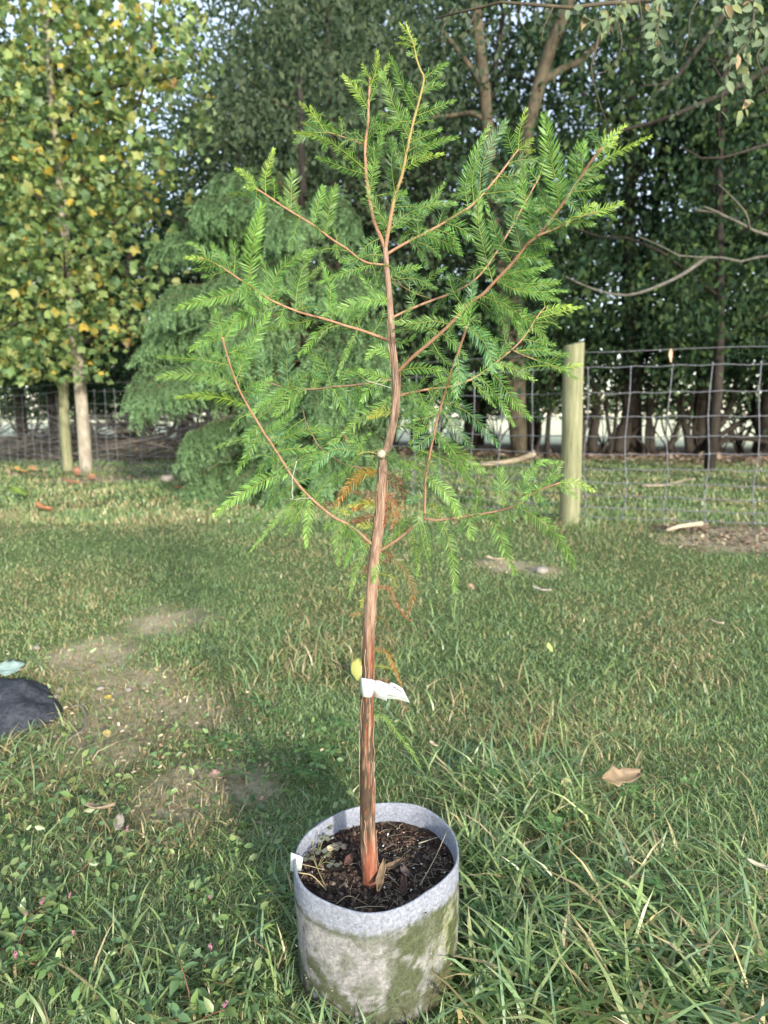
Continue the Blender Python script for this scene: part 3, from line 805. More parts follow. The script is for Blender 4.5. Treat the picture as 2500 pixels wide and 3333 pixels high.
mb.add(*field_blades(18000, .75, 2.6, .012, .035, .0028, .6, (1.2, 3.2)))           # dry thatch lying flat
mb.add(*field_blades(235000, 2.2, 6.5, .015, .046, .0040, .16, (.4, 1.7)))
mb.add(*field_blades(15000, 2.2, 6.5, .012, .04, .0045, .65, (1.2, 3.0)))
mb.add(*field_blades(120000, 5.5, 19, .025, .07, .011, .2, (.2, 1.0), xr=(.9, 1.5)))
for bx, by, r in BARE:
    if by < 3.2: mb.add(*field_blades(2000, 1, 2, .010, .035, .0030, 3.0, (1.4, 3.4), patch=(bx, by, r * .8, r * .6)))
for px, py in ((700, 2650), (560, 2780), (820, 2700), (640, 3000), (430, 2900), (520, 2600), (250, 2800), (800, 3080), (300, 3150), (1750, 2100), (2000, 2000), (2250, 2450)):
    g = ground_at(px, py); mb.add(*field_blades(260, 1, 2, .014, .05, .0030, 3.0, (.8, 2.6), patch=(g.x, g.y, .10, .07)))
link('grass', mb.mesh('grass'), M_GRASS, kind='stuff')
# longer uncut tussocks: the right of the pot, the front corners, the foot of the fence
mb = MB()
def tuss(px, py, n, s, hl, hh, wid, st=.12, lean=(.5, 1.5), sy=None):
    g = ground_at(px, py); mb.add(*field_blades(n, 1, 2, hl, hh, wid, st, lean, 3, patch=(g.x, g.y, s, sy or s)))
tuss(1700, 2620, 420, .10, .09, .20, .006, .05); tuss(1560, 2580, 240, .08, .08, .17, .0055, .05); tuss(1880, 2720, 240, .12, .07, .13, .004)
tuss(1620, 2900, 300, .08, .09, .21, .0075, .05); tuss(1600, 3150, 300, .07, .09, .19, .008, .1); tuss(1850, 3200, 340, .09, .08, .19, .0085, .08)
tuss(2150, 3150, 340, .12, .08, .18, .0085, .08); tuss(2400, 3250, 340, .10, .08, .18, .0085, .08); tuss(2300, 2850, 240, .12, .06, .13, .004, .2)
tuss(2050, 2900, 260, .12, .06, .13, .0045, .1); tuss(1520, 2780, 120, .04, .08, .17, .005, .05)
tuss(60, 2420, 60, .05, .04, .09, .004); tuss(150, 2385, 60, .04, .03, .08, .004, .4); tuss(205, 2325, 60, .03, .03, .07, .004, .5); tuss(140, 2228, 60, .05, .03, .06, .004, .4); tuss(120, 2480, 130, .08, .06, .13, .004); tuss(60, 2560, 120, .08, .06, .12, .004); tuss(880, 3200, 90, .08, .06, .13, .0055); tuss(600, 3280, 110, .1, .06, .13, .0055)
tuss(300, 3300, 110, .1, .06, .13, .0055); tuss(930, 2900, 120, .05, .05, .1, .004, .3); tuss(1080, 3330, 90, .06, .05, .1, .004)
tuss(1050, 2150, 260, .22, .07, .15, .005, .2, sy=.16); tuss(900, 2230, 200, .22, .06, .13, .005, .2, sy=.14); tuss(1560, 2270, 220, .16, .06, .15, .005)
tuss(1420, 2060, 160, .2, .06, .13, .005); tuss(2150, 2300, 160, .25, .06, .14, .005); tuss(2350, 2150, 180, .3, .06, .12, .005)
tuss(1850, 1720, 120, .16, .08, .2, .007); tuss(2000, 1690, 160, .35, .06, .16, .007, sy=.1); tuss(2350, 1690, 160, .4, .06, .15, .007, sy=.1); tuss(350, 1550, 120, .3, .1, .22, .012, sy=.15)
tuss(1600, 2450, 200, .25, .05, .12, .0045); tuss(2150, 2550, 260, .25, .05, .11, .0045); tuss(650, 2750, 220, .25, .05, .11, .004, .45); tuss(300, 2900, 220, .2, .05, .11, .004, .4)
for k_ in range(16):
    a = k_ * 6.283 / 16; mb.add(*field_blades(34, 1, 2, .03, .085, .0042, .2, (.4, 1.3), 3, patch=(POT.x + .195 * math.cos(a), POT.y + .195 * math.sin(a), .018, .018)))
link('long_grass', mb.mesh('long_grass'), M_GRASS, kind='stuff')

# low broad leaved weeds between the grass: one mass
def weeds(n, px0, px1, py0, py1, size, hmax, cols):
    P = []; 
    while len(P) < n:
        g = ground_at(RNG.uniform(px0, px1), RNG.uniform(py0, py1))
        if (g.x - POT.x) ** 2 + (g.y - POT.y) ** 2 < (POT_R + .02) ** 2: continue
        P.append((g.x, g.y, g.z + RNG.random() * hmax))
    P = np.array(P); d = rdir(n); d[:, 2] = d[:, 2] * .6 + .2; nr = rdir(n, 1.1)
    cols = np.array(cols)[RNG.integers(0, len(cols), n)] * (.75 + .5 * RNG.random((n, 1)))
    return stamp(OVATE_V, OVATE_T, P, frames(d, nr), size * (.6 + .8 * RNG.random(n)), cols)
mb = MB()
WG = [(.14, .24, .08), (.18, .28, .09), (.115, .205, .085), (.22, .29, .105)]
mb.add(*weeds(560, -150, 960, 2760, 3400, .021, .05, WG)); mb.add(*weeds(380, 500, 1150, 2380, 2800, .022, .025, WG)); mb.add(*weeds(220, 1500, 2500, 2550, 3350, .020, .03, WG))
mb.add(*weeds(220, 50, 700, 2050, 2500, .022, .025, WG)); mb.add(*weeds(260, -100, 420, 2420, 2760, .026, .045, WG))
link('low_weeds', mb.mesh('low_weeds'), M_WEED, kind='stuff')

# smartweed plants with pink flower spikes
PINK = np.array((.36, .15, .22))
def smartweed(seed):
    rg = np.random.default_rng(seed); mb = MB(); fl = MB()
    for s in range(3):
        a = rg.random() * 6.28; L = rg.uniform(.06, .11)
        P = np.array([[math.cos(a) * L * .7 * t ** 1.2, math.sin(a) * L * .7 * t ** 1.2, L * .62 * t] for t in np.linspace(0, 1, 7)])
        V, T = tube(P, np.linspace(.0018, .0010, 7), 5); mb.add(V, T, (.22, .12, .07))
        for i in range(1, 7):
            for _ in range(1 + (i > 3)):
                d = unit(rg.normal(size=3) * [1, 1, .35] + [0, 0, .25]); Rm = frames(d, np.array([0, 0, 1.0]) + rg.normal(size=3) * .3)
                sz = rg.uniform(.022, .042)
                V = np.array(OVATE_V) * [.8, 1, 1] @ Rm.T * sz + P[i]
                mb.add(V, OVATE_T, np.array(WG[rg.integers(0, 4)]) * rg.uniform(.8, 1.25))
        if s < 1:
            tip = P[-1]; ax_ = unit(np.array([math.cos(a) * .3, math.sin(a) * .3, 1]))
            for j in range(16):
                q = tip + ax_ * (.003 + .013 * j / 15) + rg.normal(size=3) * .0013
                V, T = tube(np.array([q - ax_ * .0022, q, q + ax_ * .0022]), [.0004, .0017, .0004], 5); fl.add(V, T, PINK * rg.uniform(.7, 1.35))
            V, T = tube(np.array([tip - ax_ * .001, tip + ax_ * .016]), .0006, 4); fl.add(V, T, (.3, .2, .1))
    a = mb.mesh('leafy_stem'); a.materials.append(M_WEED); b_ = fl.mesh('flower_spike'); b_.materials.append(M_WEED)
    return a, b_
SW = [smartweed(300 + i) for i in range(5)]
for i, (px, py) in enumerate(((30, 3040), (60, 3110), (190, 3080), (150, 3010), (180, 2920), (20, 3180), (155, 3160), (395, 2830), (760, 3210), (700, 2940), (640, 3330))):
    g = ground_at(px, py); t = thing('smartweed_plant', g, 'low smartweed with pink flower spikes among the grass at lower left', 'weed', 'pink flowering weeds in the lower left grass')
    t.rotation_euler = (0, 0, random.uniform(0, 6.28)); s = random.uniform(.8, 1.25); t.scale = (s, s, s)
    link('leafy_stem', SW[i % 5][0], None, t); link('flower_spike', SW[i % 5][1], None, t)
# clover: leaves of three rounded leaflets on thin stalks
LFT_V = [(0, 0, 0), (-.32, .45, .06), (-.36, .8, .04), (-.14, 1, 0), (0, .93, 0), (.14, 1, 0), (.36, .8, .04), (.32, .45, .06), (0, .55, -.02)]
LFT_T = [(i, 8, (i + 1) % 8) for i in range(8)]
def clover(seed, nlf, hl, hh, size, cols, stalk=(.10, .16, .05)):
    rg = np.random.default_rng(seed); mb = MB()
    for s in range(nlf):
        a = rg.random() * 6.28; h = rg.uniform(hl, hh); r = rg.uniform(.01, .05) * (hh / .06)
        top = np.array([math.cos(a) * r, math.sin(a) * r, h]); P = np.array([[0, 0, -.004], top * [.35, .35, .6], top])
        V, T = tube(catmull(list(P), 5), .0008, 4); mb.add(V, T, stalk)
        tilt = np.array([0, 0, 1.0]) + rg.normal(size=3) * .28; c = np.array(cols[rg.integers(0, len(cols))]) * rg.uniform(.8, 1.25); a0 = rg.random() * 6.28; sz = size * rg.uniform(.75, 1.2)
        for k_ in range(3):
            th = a0 + k_ * 2.094; Rm = frames(np.array([math.cos(th), math.sin(th), -.12]), tilt)
            mb.add(np.array(LFT_V) @ Rm.T * sz + top, LFT_T, c)
    me = mb.mesh('clover'); me.materials.append(M_WEED); return me
CL = [clover(400 + i, 5, .03, .065, .017, [(.09, .19, .055), (.07, .15, .05), (.12, .22, .07)]) for i in range(5)]
for i in range(58):
    if i < 44: px, py = RNG.uniform(1500, 2300), RNG.uniform(2560, 3300)
    else: px, py = RNG.uniform(700, 1150), RNG.uniform(2250, 2640)
    g = ground_at(px, py)
    if (g.x - POT.x) ** 2 + (g.y - POT.y) ** 2 < (POT_R + .04) ** 2: continue
    o = link('clover_plant', CL[i % 5], None, None, g, label='small three leaved clover plant growing low in the lawn', category='clover', group='clover plants in the lawn')
    o.rotation_euler = (0, 0, random.uniform(0, 6.28)); s = random.uniform(.75, 1.3); o.scale = (s, s, s)

# ------------------------------------------------------------------ fallen leaves, stones and scraps
def lawn_leaf(px, py, length, width, col, lab, rz, tilt=(0, 0), lift=.012, curl=.6, twist=.4, seed=0, name='fallen_leaf', group=None):
    g = ground_at(px, py); V, T = curled_leaf(0, length, width, curl, twist, seed)
    rg = np.random.default_rng(seed); C = np.array(col) * (.7 + .6 * rg.random((len(V), 1)))
    o = link(name, mesh_np(name, V, T, C, True), M_DEAD, None, (g.x, g.y, g.z + lift + (.018 if g.y < 4 else .01)), label=lab, category='fallen leaf', group=group)
    o.rotation_euler = (tilt[0], tilt[1], rz); md = o.modifiers.new('thickness', 'SOLIDIFY'); md.thickness = .0008
    return o
lawn_leaf(2011, 2630, .125, .030, (.24, .175, .11), 'big curled brown dead leaf lying on the grass right of the pot', math.radians(100), (.1, -.75), .075, .7, .5, 1)
lawn_leaf(1838, 2600, .036, .012, (.52, .46, .22), 'small pale yellow leaf beside the big curled brown leaf', math.radians(-40), (.3, .2), .035, .4, .3, 2)
lawn_leaf(1734, 2532, .026, .011, (.55, .48, .28), 'small tan leaf on the grass upper right of the pot', .4, (.2, 0), .03, .5, .3, 3)
lawn_leaf(1409, 2470, .03, .012, (.46, .37, .27), 'small crumpled tan leaf between the trunk and the yellow straw', 1.0, (.3, .3), .03, .8, .6, 4)
lawn_leaf(1786, 2150, .045, .018, (.28, .36, .12), 'pale green leaf standing upright in the grass', .5, (.8, .2), .04, .5, .3, 5)
lawn_leaf(1533, 1940, .05, .02, (.34, .23, .15), 'little reddish brown leaf in the mid lawn right of the sapling', .3, (.4, .2), .03, .7, .5, 6)
lawn_leaf(2331, 2060, .06, .02, (.38, .35, .29), 'whitish curled scrap of leaf far right on the lawn', 1.2, (.2, .2), .03, .7, .5, 7)
lawn_leaf(328, 2678, .075, .018, (.30, .24, .16), 'curled grey brown leaf on the thin grass at lower left', math.radians(100), (.1, .3), .022, 1.0, .5, 8)
lawn_leaf(388, 2722, .05, .016, (.26, .23, .19), 'grey dry leaf just below the curled grey brown one', .2, (.3, .2), .02, .6, .5, 9)
lawn_leaf(705, 2562, .045, .02, (.33, .22, .17), 'dull pinkish brown leaf on the dry patch left of the trunk', .9, (.2, .1), .02, .4, .4, 10)
lawn_leaf(141, 1678, .17, .06, (.30, .14, .07), 'bright rust orange leaf, nearest on the left lawn', 1.4, (.3, .2), .05, .8, .6, 11)
lawn_leaf(236, 1588, .2, .06, (.36, .17, .10), 'rust brown leaf on the lawn below the pale trunk', 1.3, (.1, .2), .05, .7, .5, 12)
lawn_leaf(591, 1608, .17, .05, (.32, .17, .11), 'reddish brown leaf on the lawn near the conifer boughs', 1.5, (.1, .1), .05, .7, .5, 13)
lawn_leaf(65, 1545, .22, .07, (.34, .22, .08), 'orange yellow leaf near the left edge by the fence', 1.3, (.3, .1), .05, .6, .4, 14)
lawn_leaf(106, 1540, .2, .07, (.36, .22, .11), 'brown leaf just right of the orange yellow one by the fence', .8, (.3, .2), .05, .6, .5, 15)
lawn_leaf(250, 1556, .24, .06, (.34, .17, .12), 'reddish leaf at the foot of the pale trunk', .5, (.4, .2), .06, .8, .5, 16)
lawn_leaf(300, 1568, .12, .05, (.28, .15, .09), 'small rusty leaf right of the foot of the pale trunk', .2, (.6, .2), .05, .8, .5, 17)
lawn_leaf(60, 1625, .2, .1, (.18, .27, .06), 'fresh yellow green leaf lying on the left lawn', 1.2, (.4, .1), .06, .4, .3, 18)
lawn_leaf(1612, 1836, .12, .03, (.48, .38, .27), 'long tan leaf on the bare strip under the right branch', 1.5, (.1, .1), .02, .6, .4, 19)
lawn_leaf(1762, 1950, .10, .025, (.36, .33, .28), 'pale grey husk lying in the mid lawn right of the sapling', 1.2, (.1, .2), .03, .7, .4, 20)
lawn_leaf(350, 2420, .04, .015, (.50, .38, .16), 'yellowish leaf on the worn patch inside the hose loop', .5, (.2, 0), .015, .5, .3, 21)
lawn_leaf(352, 2298, .03, .014, (.60, .44, .10), 'small yellow leaf right of the black fabric', .5, (.1, 0), .015, .4, .3, 22)
lawn_leaf(2470, 2880, .06, .012, (.60, .52, .36), 'pale straw coloured sliver of leaf at the right edge', 1.0, (.1, .1), .03, .5, .3, 23)
lawn_leaf(30, 2215, .10, .055, (.34, .45, .40), 'pale mint leaf lying on the black fabric at the left edge', .3, (.25, 0), .03, .3, .1, 24)
# leaf snagged on the top wire
q = at(2181, 1158, 4.95); V, T = curled_leaf(0, .10, .02, .6, .8, 31)
o = link('snagged_leaf', mesh_np('snagged_leaf', V, T, np.tile((.40, .27, .19), (len(V), 1)), True), M_DEAD, None, q, label='withered leaf hanging from the top wire of the right mesh', category='leaf'); o.rotation_euler = (1.4, .2, .3)
# yellow leaf behind the trunk
q = ground_at(1160, 2225); V, T = curled_leaf(0, .085, .03, .5, .5, 33)
o = link('yellow_leaf', mesh_np('yellow_leaf', V, T, np.tile((.25, .26, .08), (len(V), 1)), True), M_DEAD, None, (q.x, q.y, q.z + .06), label='ragged yellow leaf standing in the grass left behind the trunk', category='leaf'); o.rotation_euler = (1.25, .3, .5)
# stones on the worn patch
M_STONE = noise_mat('pale_stone', (.17, .155, .135), (.30, .275, .24), 30, bump=.4)
def stone(px, py, r, lab, seed, mat=M_STONE):
    rg = np.random.default_rng(seed); g = ground_at(px, py); V = []; T = []; n = 9; m = 6
    for i in range(m + 1):
        for j in range(n):
            a = 6.283 * j / n; b_ = math.pi * i / m; rr = 1 + .16 * rg.normal() * (0 < i < m)
            V.append((math.cos(a) * math.sin(b_) * rr, math.sin(a) * math.sin(b_) * rr * .8, math.cos(b_) * .55 * rr))
    for i in range(m):
        for j in range(n):
            p = i * n + j; p2 = i * n + (j + 1) % n; T += [(p, p + n, p2 + n), (p, p2 + n, p2)]
    o = link('stone', MB().add(np.array(V) * r, T, (1, 1, 1)).mesh('stone', True), mat, None, (g.x, g.y, g.z + r * .35), label=lab, category='stone'); o.rotation_euler = (0, 0, rg.random() * 6)
stone(194, 2252, .020, 'pale flat stone close to the corner of the black fabric', 1); stone(328, 2246, .018, 'tan stone on the worn ground, middle of three', 2)
stone(419, 2250, .017, 'small white stone on the worn ground, farthest from the fabric', 3); stone(180, 2272, .014, 'small pale stone touching the black fabric edge', 4)
stone(544, 1568, .10, 'grey stone at the edge of the left lawn by the fence', 5); stone(1762, 1866, .045, 'grey stone on the bare strip under the right branch', 6)
stone(118, 2112, .018, 'lone white pebble on the far side of the black fabric', 7)
# hose loop
pts = [ground_at(a, b_) + Vector((0, 0, z)) for a, b_, z in ((235, 2311, .012), (258, 2313, .02), (272, 2326, .02), (281, 2350, .02), (279, 2378, .018), (262, 2400, .018), (236, 2412, .015), (212, 2427, .006))]
V, T = tube(catmull([np.array(p) for p in pts], 26), .0045, 7)
M_HOSE = noise_mat('dull_hose', (.12, .11, .09), (.22, .2, .16), 30, bump=.1, rough=.6)
link('hose', MB().add(V, T, (1, 1, 1)).mesh('hose', True), M_HOSE, None, None, label='short dark curved piece of hose half buried in the worn grass', category='hose')
# black fabric sheet
M_FAB = noise_mat('black_landscape_fabric', (.022, .024, .03), (.07, .075, .09), 60, bump=.5, bscale=400, rough=.8, dist=.002)
fc = sum(FAB, Vector()) / len(FAB); V = []; T = []; nr_, na = 14, 66
bd = catmull([np.array(p) for p in FAB + FAB[:1]], na + 1)[:-1]
for i in range(nr_ + 1):
    f = i / nr_
    for j in range(na):
        p = np.array(fc) * (1 - f) + bd[j] * f
        z = float(gz(p[0], p[1])) + .02 + .10 * (fbm(p[0], p[1], 8, 2) - .42) * (1 - f ** 6) + .012 * math.sin(p[0] * 30 + p[1] * 12) * (1 - f ** 4) - .016 * f ** 8
        V.append((p[0], p[1], z))
for i in range(nr_):
    for j in range(na):
        p = i * na + j; p2 = i * na + (j + 1) % na; T += [(p, p + na, p2 + na), (p, p2 + na, p2)]
o = link('ground_cloth', mesh_np('ground_cloth', np.array(V), np.array(T), None, True), M_FAB, None, None, label='rumpled black landscape fabric spread on the lawn at left', category='fabric')
md = o.modifiers.new('thickness', 'SOLIDIFY'); md.thickness = .002
# bark mulch patch and litter: uncountable chips
def chips(n, cx, cy, sx, sy, size, cols):
    x = cx + RNG.normal(size=n) * sx; y = cy + RNG.normal(size=n) * sy; k_ = y > .6
    x = x[k_]; y = y[k_]; n = len(x)
    P = np.stack([x, y, gz(x, y) + .004 + .012 * RNG.random(n)], -1); d = rdir(n); d[:, 2] *= .25
    C = np.array(cols)[RNG.integers(0, len(cols), n)] * (.6 + .8 * RNG.random((n, 1)))
    return stamp(OVATE_V, OVATE_T, P, frames(d, rdir(n, 2.0)), size * (.5 + RNG.random(n)), C)
mb = MB(); BRN = [(.20, .14, .10), (.27, .20, .145), (.15, .105, .08), (.31, .25, .19)]
for g_, r in MULCH: mb.add(*chips(420, g_.x, g_.y, r * .5, r * .3, .032, BRN))
link('bark_mulch', mb.mesh('bark_mulch'), M_DEAD, kind='stuff')
mb = MB()
for i in range(16):
    cx = -14 + 24 * i / 15; mb.add(*chips(420, cx, float(woods_y(cx)) - 2.2, .9, 1.2, .12, BRN))
mb.add(*chips(260, PC.x + .4, PC.y - .6, 1.2, .5, .09, BRN))
link('leaf_litter', mb.mesh('leaf_litter'), M_DEAD, kind='stuff')
mb = MB()
for px, py in ((300, 2150), (440, 2260), (600, 2330), (250, 2400), (650, 2580), (1640, 1850), (480, 2480), (760, 2420)):
    g = ground_at(px, py); mb.add(*chips(90, g.x, g.y, .22, .16, .014, [(.42, .33, .22), (.5, .42, .3), (.3, .2, .13)]))
link('dry_debris', mb.mesh('dry_debris'), M_DEAD, kind='stuff')
# ------------------------------------------------------------------ grow bag
ZR = EYE.z - .85
RIMPX = [(955, 2801), (968, 2758), (996, 2714), (1040, 2682), (1084, 2654), (1150, 2629), (1225, 2615), (1290, 2613), (1351, 2618), (1395, 2634), (1429, 2658), (1458, 2684), (1476, 2710), (1490, 2748), (1494, 2790),
         (1484, 2824), (1456, 2857), (1390, 2905), (1331, 2944), (1253, 2972), (1182, 2976), (1119, 2960), (1057, 2937), (990, 2896), (966, 2856)]
rim = []
for a, b_ in RIMPX:
    zz = ZR - .014 * float(sstep(2750, 2980, b_))
    p = on_plane(a, b_, zz); rim.append((p.x, p.y, zz))
rim = np.array(rim); ctr = np.array([rim[:, 0].mean(), rim[:, 1].mean()])
ctr = np.array([(rim[:, 0].max() + rim[:, 0].min()) / 2, (rim[:, 1].max() + rim[:, 1].min()) / 2])
ang = np.arctan2(rim[:, 1] - ctr[1], rim[:, 0] - ctr[0]); rad = np.hypot(rim[:, 0] - ctr[0], rim[:, 1] - ctr[1])
o_ = np.argsort(ang); ang = ang[o_]; rad = rad[o_]; rz_ = rim[o_, 2]
NA = 144; th = np.linspace(-np.pi, np.pi, NA, endpoint=False)
RR = np.interp(th, np.concatenate([ang - 2 * np.pi, ang, ang + 2 * np.pi]), np.tile(rad, 3)); RZ = np.interp(th, np.concatenate([ang - 2 * np.pi, ang, ang + 2 * np.pi]), np.tile(rz_, 3))
for _ in range(3):
    RR = (np.roll(RR, 1) + 2 * RR + np.roll(RR, -1)) / 4; RZ = (np.roll(RZ, 1) + 2 * RZ + np.roll(RZ, -1)) / 4
POTC = Vector((ctr[0], ctr[1], 0)); RM = RR.mean()
print('pot centre', POTC, 'radius', RM, RR.min(), RR.max())
bag = thing('grow_bag', POTC, 'grey white felt grow bag stained with green algae, holding the potted sapling', 'grow bag')
prof_z = np.concatenate([np.linspace(0, .10, 8), np.linspace(.115, 1, 46)])     # outer side, bottom to rim
def side_radius(f):      # how the round side departs from the rim outline with height
    return np.where(f < .09, .985 - .04 * (1 - f / .09) ** 2, .985 + .015 * sstep(.1, .95, f))
V = []; C = []
for f in prof_z:
    for j in range(NA):
        a = th[j]; mixr = RR[j] * f + RM * (1 - f) * 1.0
        r = mixr * float(side_radius(np.array(f)))
        r += .0025 * (fbm(a * 5, f * 4, 1.0, 3) - .5) * (1.5 if f < .7 else .6) + .0035 * math.sin(a * 3 + f * 4) * (1 - f) * f * 2
        V.append((r * math.cos(a), r * math.sin(a), f * (RZ[j] + .018) - .018))
        # stains: clean band at the top, algae and dirt below it, read off the photograph
        depth = (1 - f) * RZ[j]; band = .046 + .010 * (fbm(a * 3 + 4, 2, 1.0, 6) - .5) + .010 * math.sin(a * 1.0 - .3)
        clean = 1 - float(sstep(band - .008, band + .010, depth + .02 * (float(fbm(a * 14, f * 16, 1.4, 21)) - .5)))
        right = math.exp(-((a + .50) / .30) ** 2); mid = math.exp(-((a + 1.15) / .25) ** 2); left = math.exp(-((a + 2.55) / .5) ** 2); back = float(a > .3 or a < -2.95)
        n1 = float(fbm(a * 4 + 9, f * 5, 1.2, 8)); n2 = float(fbm(a * 9, f * 11, 1.3, 9)); n3 = float(fbm(a * 16, f * 18, 1.5, 12))
        white = np.array((.225, .24, .285)); dirt = np.array((.215, .21, .21)) * (.65 + .7 * n2); moss = np.array((.052, .064, .028)) * (.75 + .6 * n3); lime = np.array((.19, .205, .085)); dark = np.array((.075, .075, .05)); brown = np.array((.14, .105, .05))
        c = dirt
        c = c * (1 - .5 * sstep(.5, .62, n3)) + np.array((.30, .29, .275)) * .5 * float(sstep(.5, .62, n3))
        c = c * (1 - .75 * right * sstep(.25, .45, n1)) + lime * .75 * right * float(sstep(.25, .45, n1))
        m_ = float(np.clip(sstep(.42, .54, n1 * .6 + n2 * .4) * (.45 + .65 * (right + mid + .5 * left)) + .85 * float(sstep(.48, .14, f)) * float(sstep(.32, .56, n2 + .15 * (right + mid))), 0, .92))
        c = c * (1 - m_) + moss * m_
        ln = math.exp(-((depth - band - .006) / .006) ** 2) * float(sstep(.35, .6, vnoise(a * 3.0 + 2, 1.5) + .35 * right + .35 * left))
        c = c * (1 - .85 * ln) + moss * .85 * ln
        low = float(sstep(.34, .06, f)) * float(sstep(.27, .5, n2 + .2 * right)); c = c * (1 - .7 * low) + (dark * (1 - right) + brown * right) * .7 * low
        c = c * (1 - clean) + white * (.94 + .12 * n3) * clean
        C.append(c)
T = []
m = len(prof_z)
for i in range(m - 1):
    for j in range(NA):
        p = i * NA + j; p2 = i * NA + (j + 1) % NA; T += [(p, p2, p2 + NA), (p, p2 + NA, p + NA)]
# rim lip and inner side
inner = [(1.0, -.0015, .0012), (1.0, -.0040, .0008), (1.0, -.0050, -.002), (.94, -.0052, 0), (.86, -.006, 0), (.78, -.0065, 0), (.70, -.0075, 0), (.55, -.01, 0)]
for f, dr, dz in inner:
    k0 = len(V)
    for j in range(NA):
        a = th[j]; fr = RR[j] * f + RM * (1 - f); r = fr * float(side_radius(np.array(f))) + dr
        V.append((r * math.cos(a), r * math.sin(a), f * (RZ[j] + .018) - .018 + dz))
        n3 = float(fbm(a * 16, f * 18, 1.5, 12)); alg = float(sstep(.86, .80, f)) * float(sstep(.45, .6, fbm(a * 7, 3, 1, 2))) * .6
        C.append(np.array((.225, .24, .285)) * (.94 + .12 * n3) * (1 - alg) + np.array((.2, .2, .11)) * alg)
    for j in range(NA):
        p = k0 - NA + j; p2 = k0 - NA + (j + 1) % NA; T += [(p, p2, p2 + NA), (p, p2 + NA, p + NA)]
M_FELT = noise_mat('algae_stained_felt', (.80, .80, .80), (1.22, 1.22, 1.22), 170, bump=.45, attr=True, rough=1, dist=.0015, spec=.05)
def felt_fibres(mat):
    t = mat.node_tree; tc = t.nodes.new('ShaderNodeTexCoord')
    n = t.nodes.new('ShaderNodeTexNoise'); n.inputs['Scale'].default_value = 55; n.inputs['Detail'].default_value = 9; n.inputs['Distortion'].default_value = 2.5; n.inputs['Roughness'].default_value = .75
    t.links.new(tc.outputs['Object'], n.inputs['Vector'])
    mr = t.nodes.new('ShaderNodeMapRange'); mr.inputs[1].default_value = .32; mr.inputs[2].default_value = .68; mr.inputs[3].default_value = .58; mr.inputs[4].default_value = 1.28
    t.links.new(n.outputs[0], mr.inputs[0])
    p = next(x for x in t.nodes if x.type == 'BSDF_PRINCIPLED'); src = p.inputs['Base Color'].links[0].from_socket
    mx = t.nodes.new('ShaderNodeMix'); mx.data_type = 'RGBA'; mx.blend_type = 'MULTIPLY'; mx.inputs[0].default_value = 1
    t.links.new(src, mx.inputs[6]); t.links.new(mr.outputs[0], mx.inputs[7]); t.links.new(mx.outputs[2], p.inputs['Base Color'])
felt_fibres(M_FELT)
link('felt_wall', mesh_np('felt_wall', np.array(V), np.array(T), np.array(C), True), M_FELT, bag)
# torn, frayed foot and a seam fold standing off the left rim
P = []
for t_ in np.linspace(0, 1, 8):
    a = math.radians(134 + 18 * t_); r = float(np.interp(a, th, RR)) + .0035 * math.sin(math.pi * t_) - .001; zt = float(np.interp(a, th, RZ)) - .003
    P.append((r * math.cos(a), r * math.sin(a), zt))
V, T = tube(np.array(P), [.001, .002, .0028, .003, .0028, .0022, .0015, .001], 7)
link('rim_fold', MB().add(V, T, (.225, .24, .285)).mesh('rim_fold', True), M_FELT, bag)
mb = MB(); rg = np.random.default_rng(5)
for i in range(240):
    a = rg.uniform(-math.pi, math.pi); f = abs(rg.normal()) * .25; r = RM * (.955 if f < .08 else .987); z = f * .22 + .004
    q = np.array([r * math.cos(a), r * math.sin(a), z]); d = unit(np.array([math.cos(a), math.sin(a), 0]) * .6 + rg.normal(size=3)) * rg.uniform(.003, .010)
    mb.add([q, q + d * .5 + rg.normal(size=3) * .0015, q + d, q + d * .5 + [0, 0, .0007]], [(0, 1, 2), (0, 2, 3)], np.array((.24, .225, .2)) * rg.uniform(.6, 1.2))
link('loose_fibres', mb.mesh('loose_fibres'), M_DEAD, bag, kind='stuff')

# ------------------------------------------------------------------ soil in the bag
M_SOIL = noise_mat('dark_potting_soil', (.022, .016, .013), (.085, .058, .042), 70, bump=.8, rough=.9, dist=.004, c3=(.03, .02, .015))
ZS = ZR - .048
TR = on_plane(1205, 2866, ZS)                    # where the trunk leaves the soil
def soil_z(x, y):
    r = np.hypot(x - POTC.x, y - POTC.y)
    return ZS + .010 * (fbm(x, y, 28, 3) - .5) + .016 * (fbm(x, y, 9, 6) - .5) + .006 * sstep(.10, .16, r) - .008 * np.exp(-((x - TR.x) ** 2 + (y - TR.y + .02) ** 2) / .0016)
V = []; T = []; nr_, na = 40, 96
for i in range(nr_ + 1):
    for j in range(na):
        a = 6.283185 * j / na; rmax = float(np.interp(a if a <= np.pi else a - 2 * np.pi, th, RR)) * .99 - .003; r = rmax * i / nr_
        x = POTC.x + r * math.cos(a); y = POTC.y + r * math.sin(a); V.append((x, y, float(soil_z(x, y))))
for i in range(nr_):
    for j in range(na):
        p = i * na + j; p2 = i * na + (j + 1) % na; T += [(p, p + na, p2 + na), (p, p2 + na, p2)]
link('potting_soil', mesh_np('potting_soil', np.array(V), np.array(T), None, True), M_SOIL, None, None, kind='stuff')
def in_pot(n, rmax=.15):
    a = RNG.random(n) * 6.283; r = rmax * np.sqrt(RNG.random(n)); x = POTC.x + r * np.cos(a); y = POTC.y + r * np.sin(a)
    return x, y, soil_z(x, y)
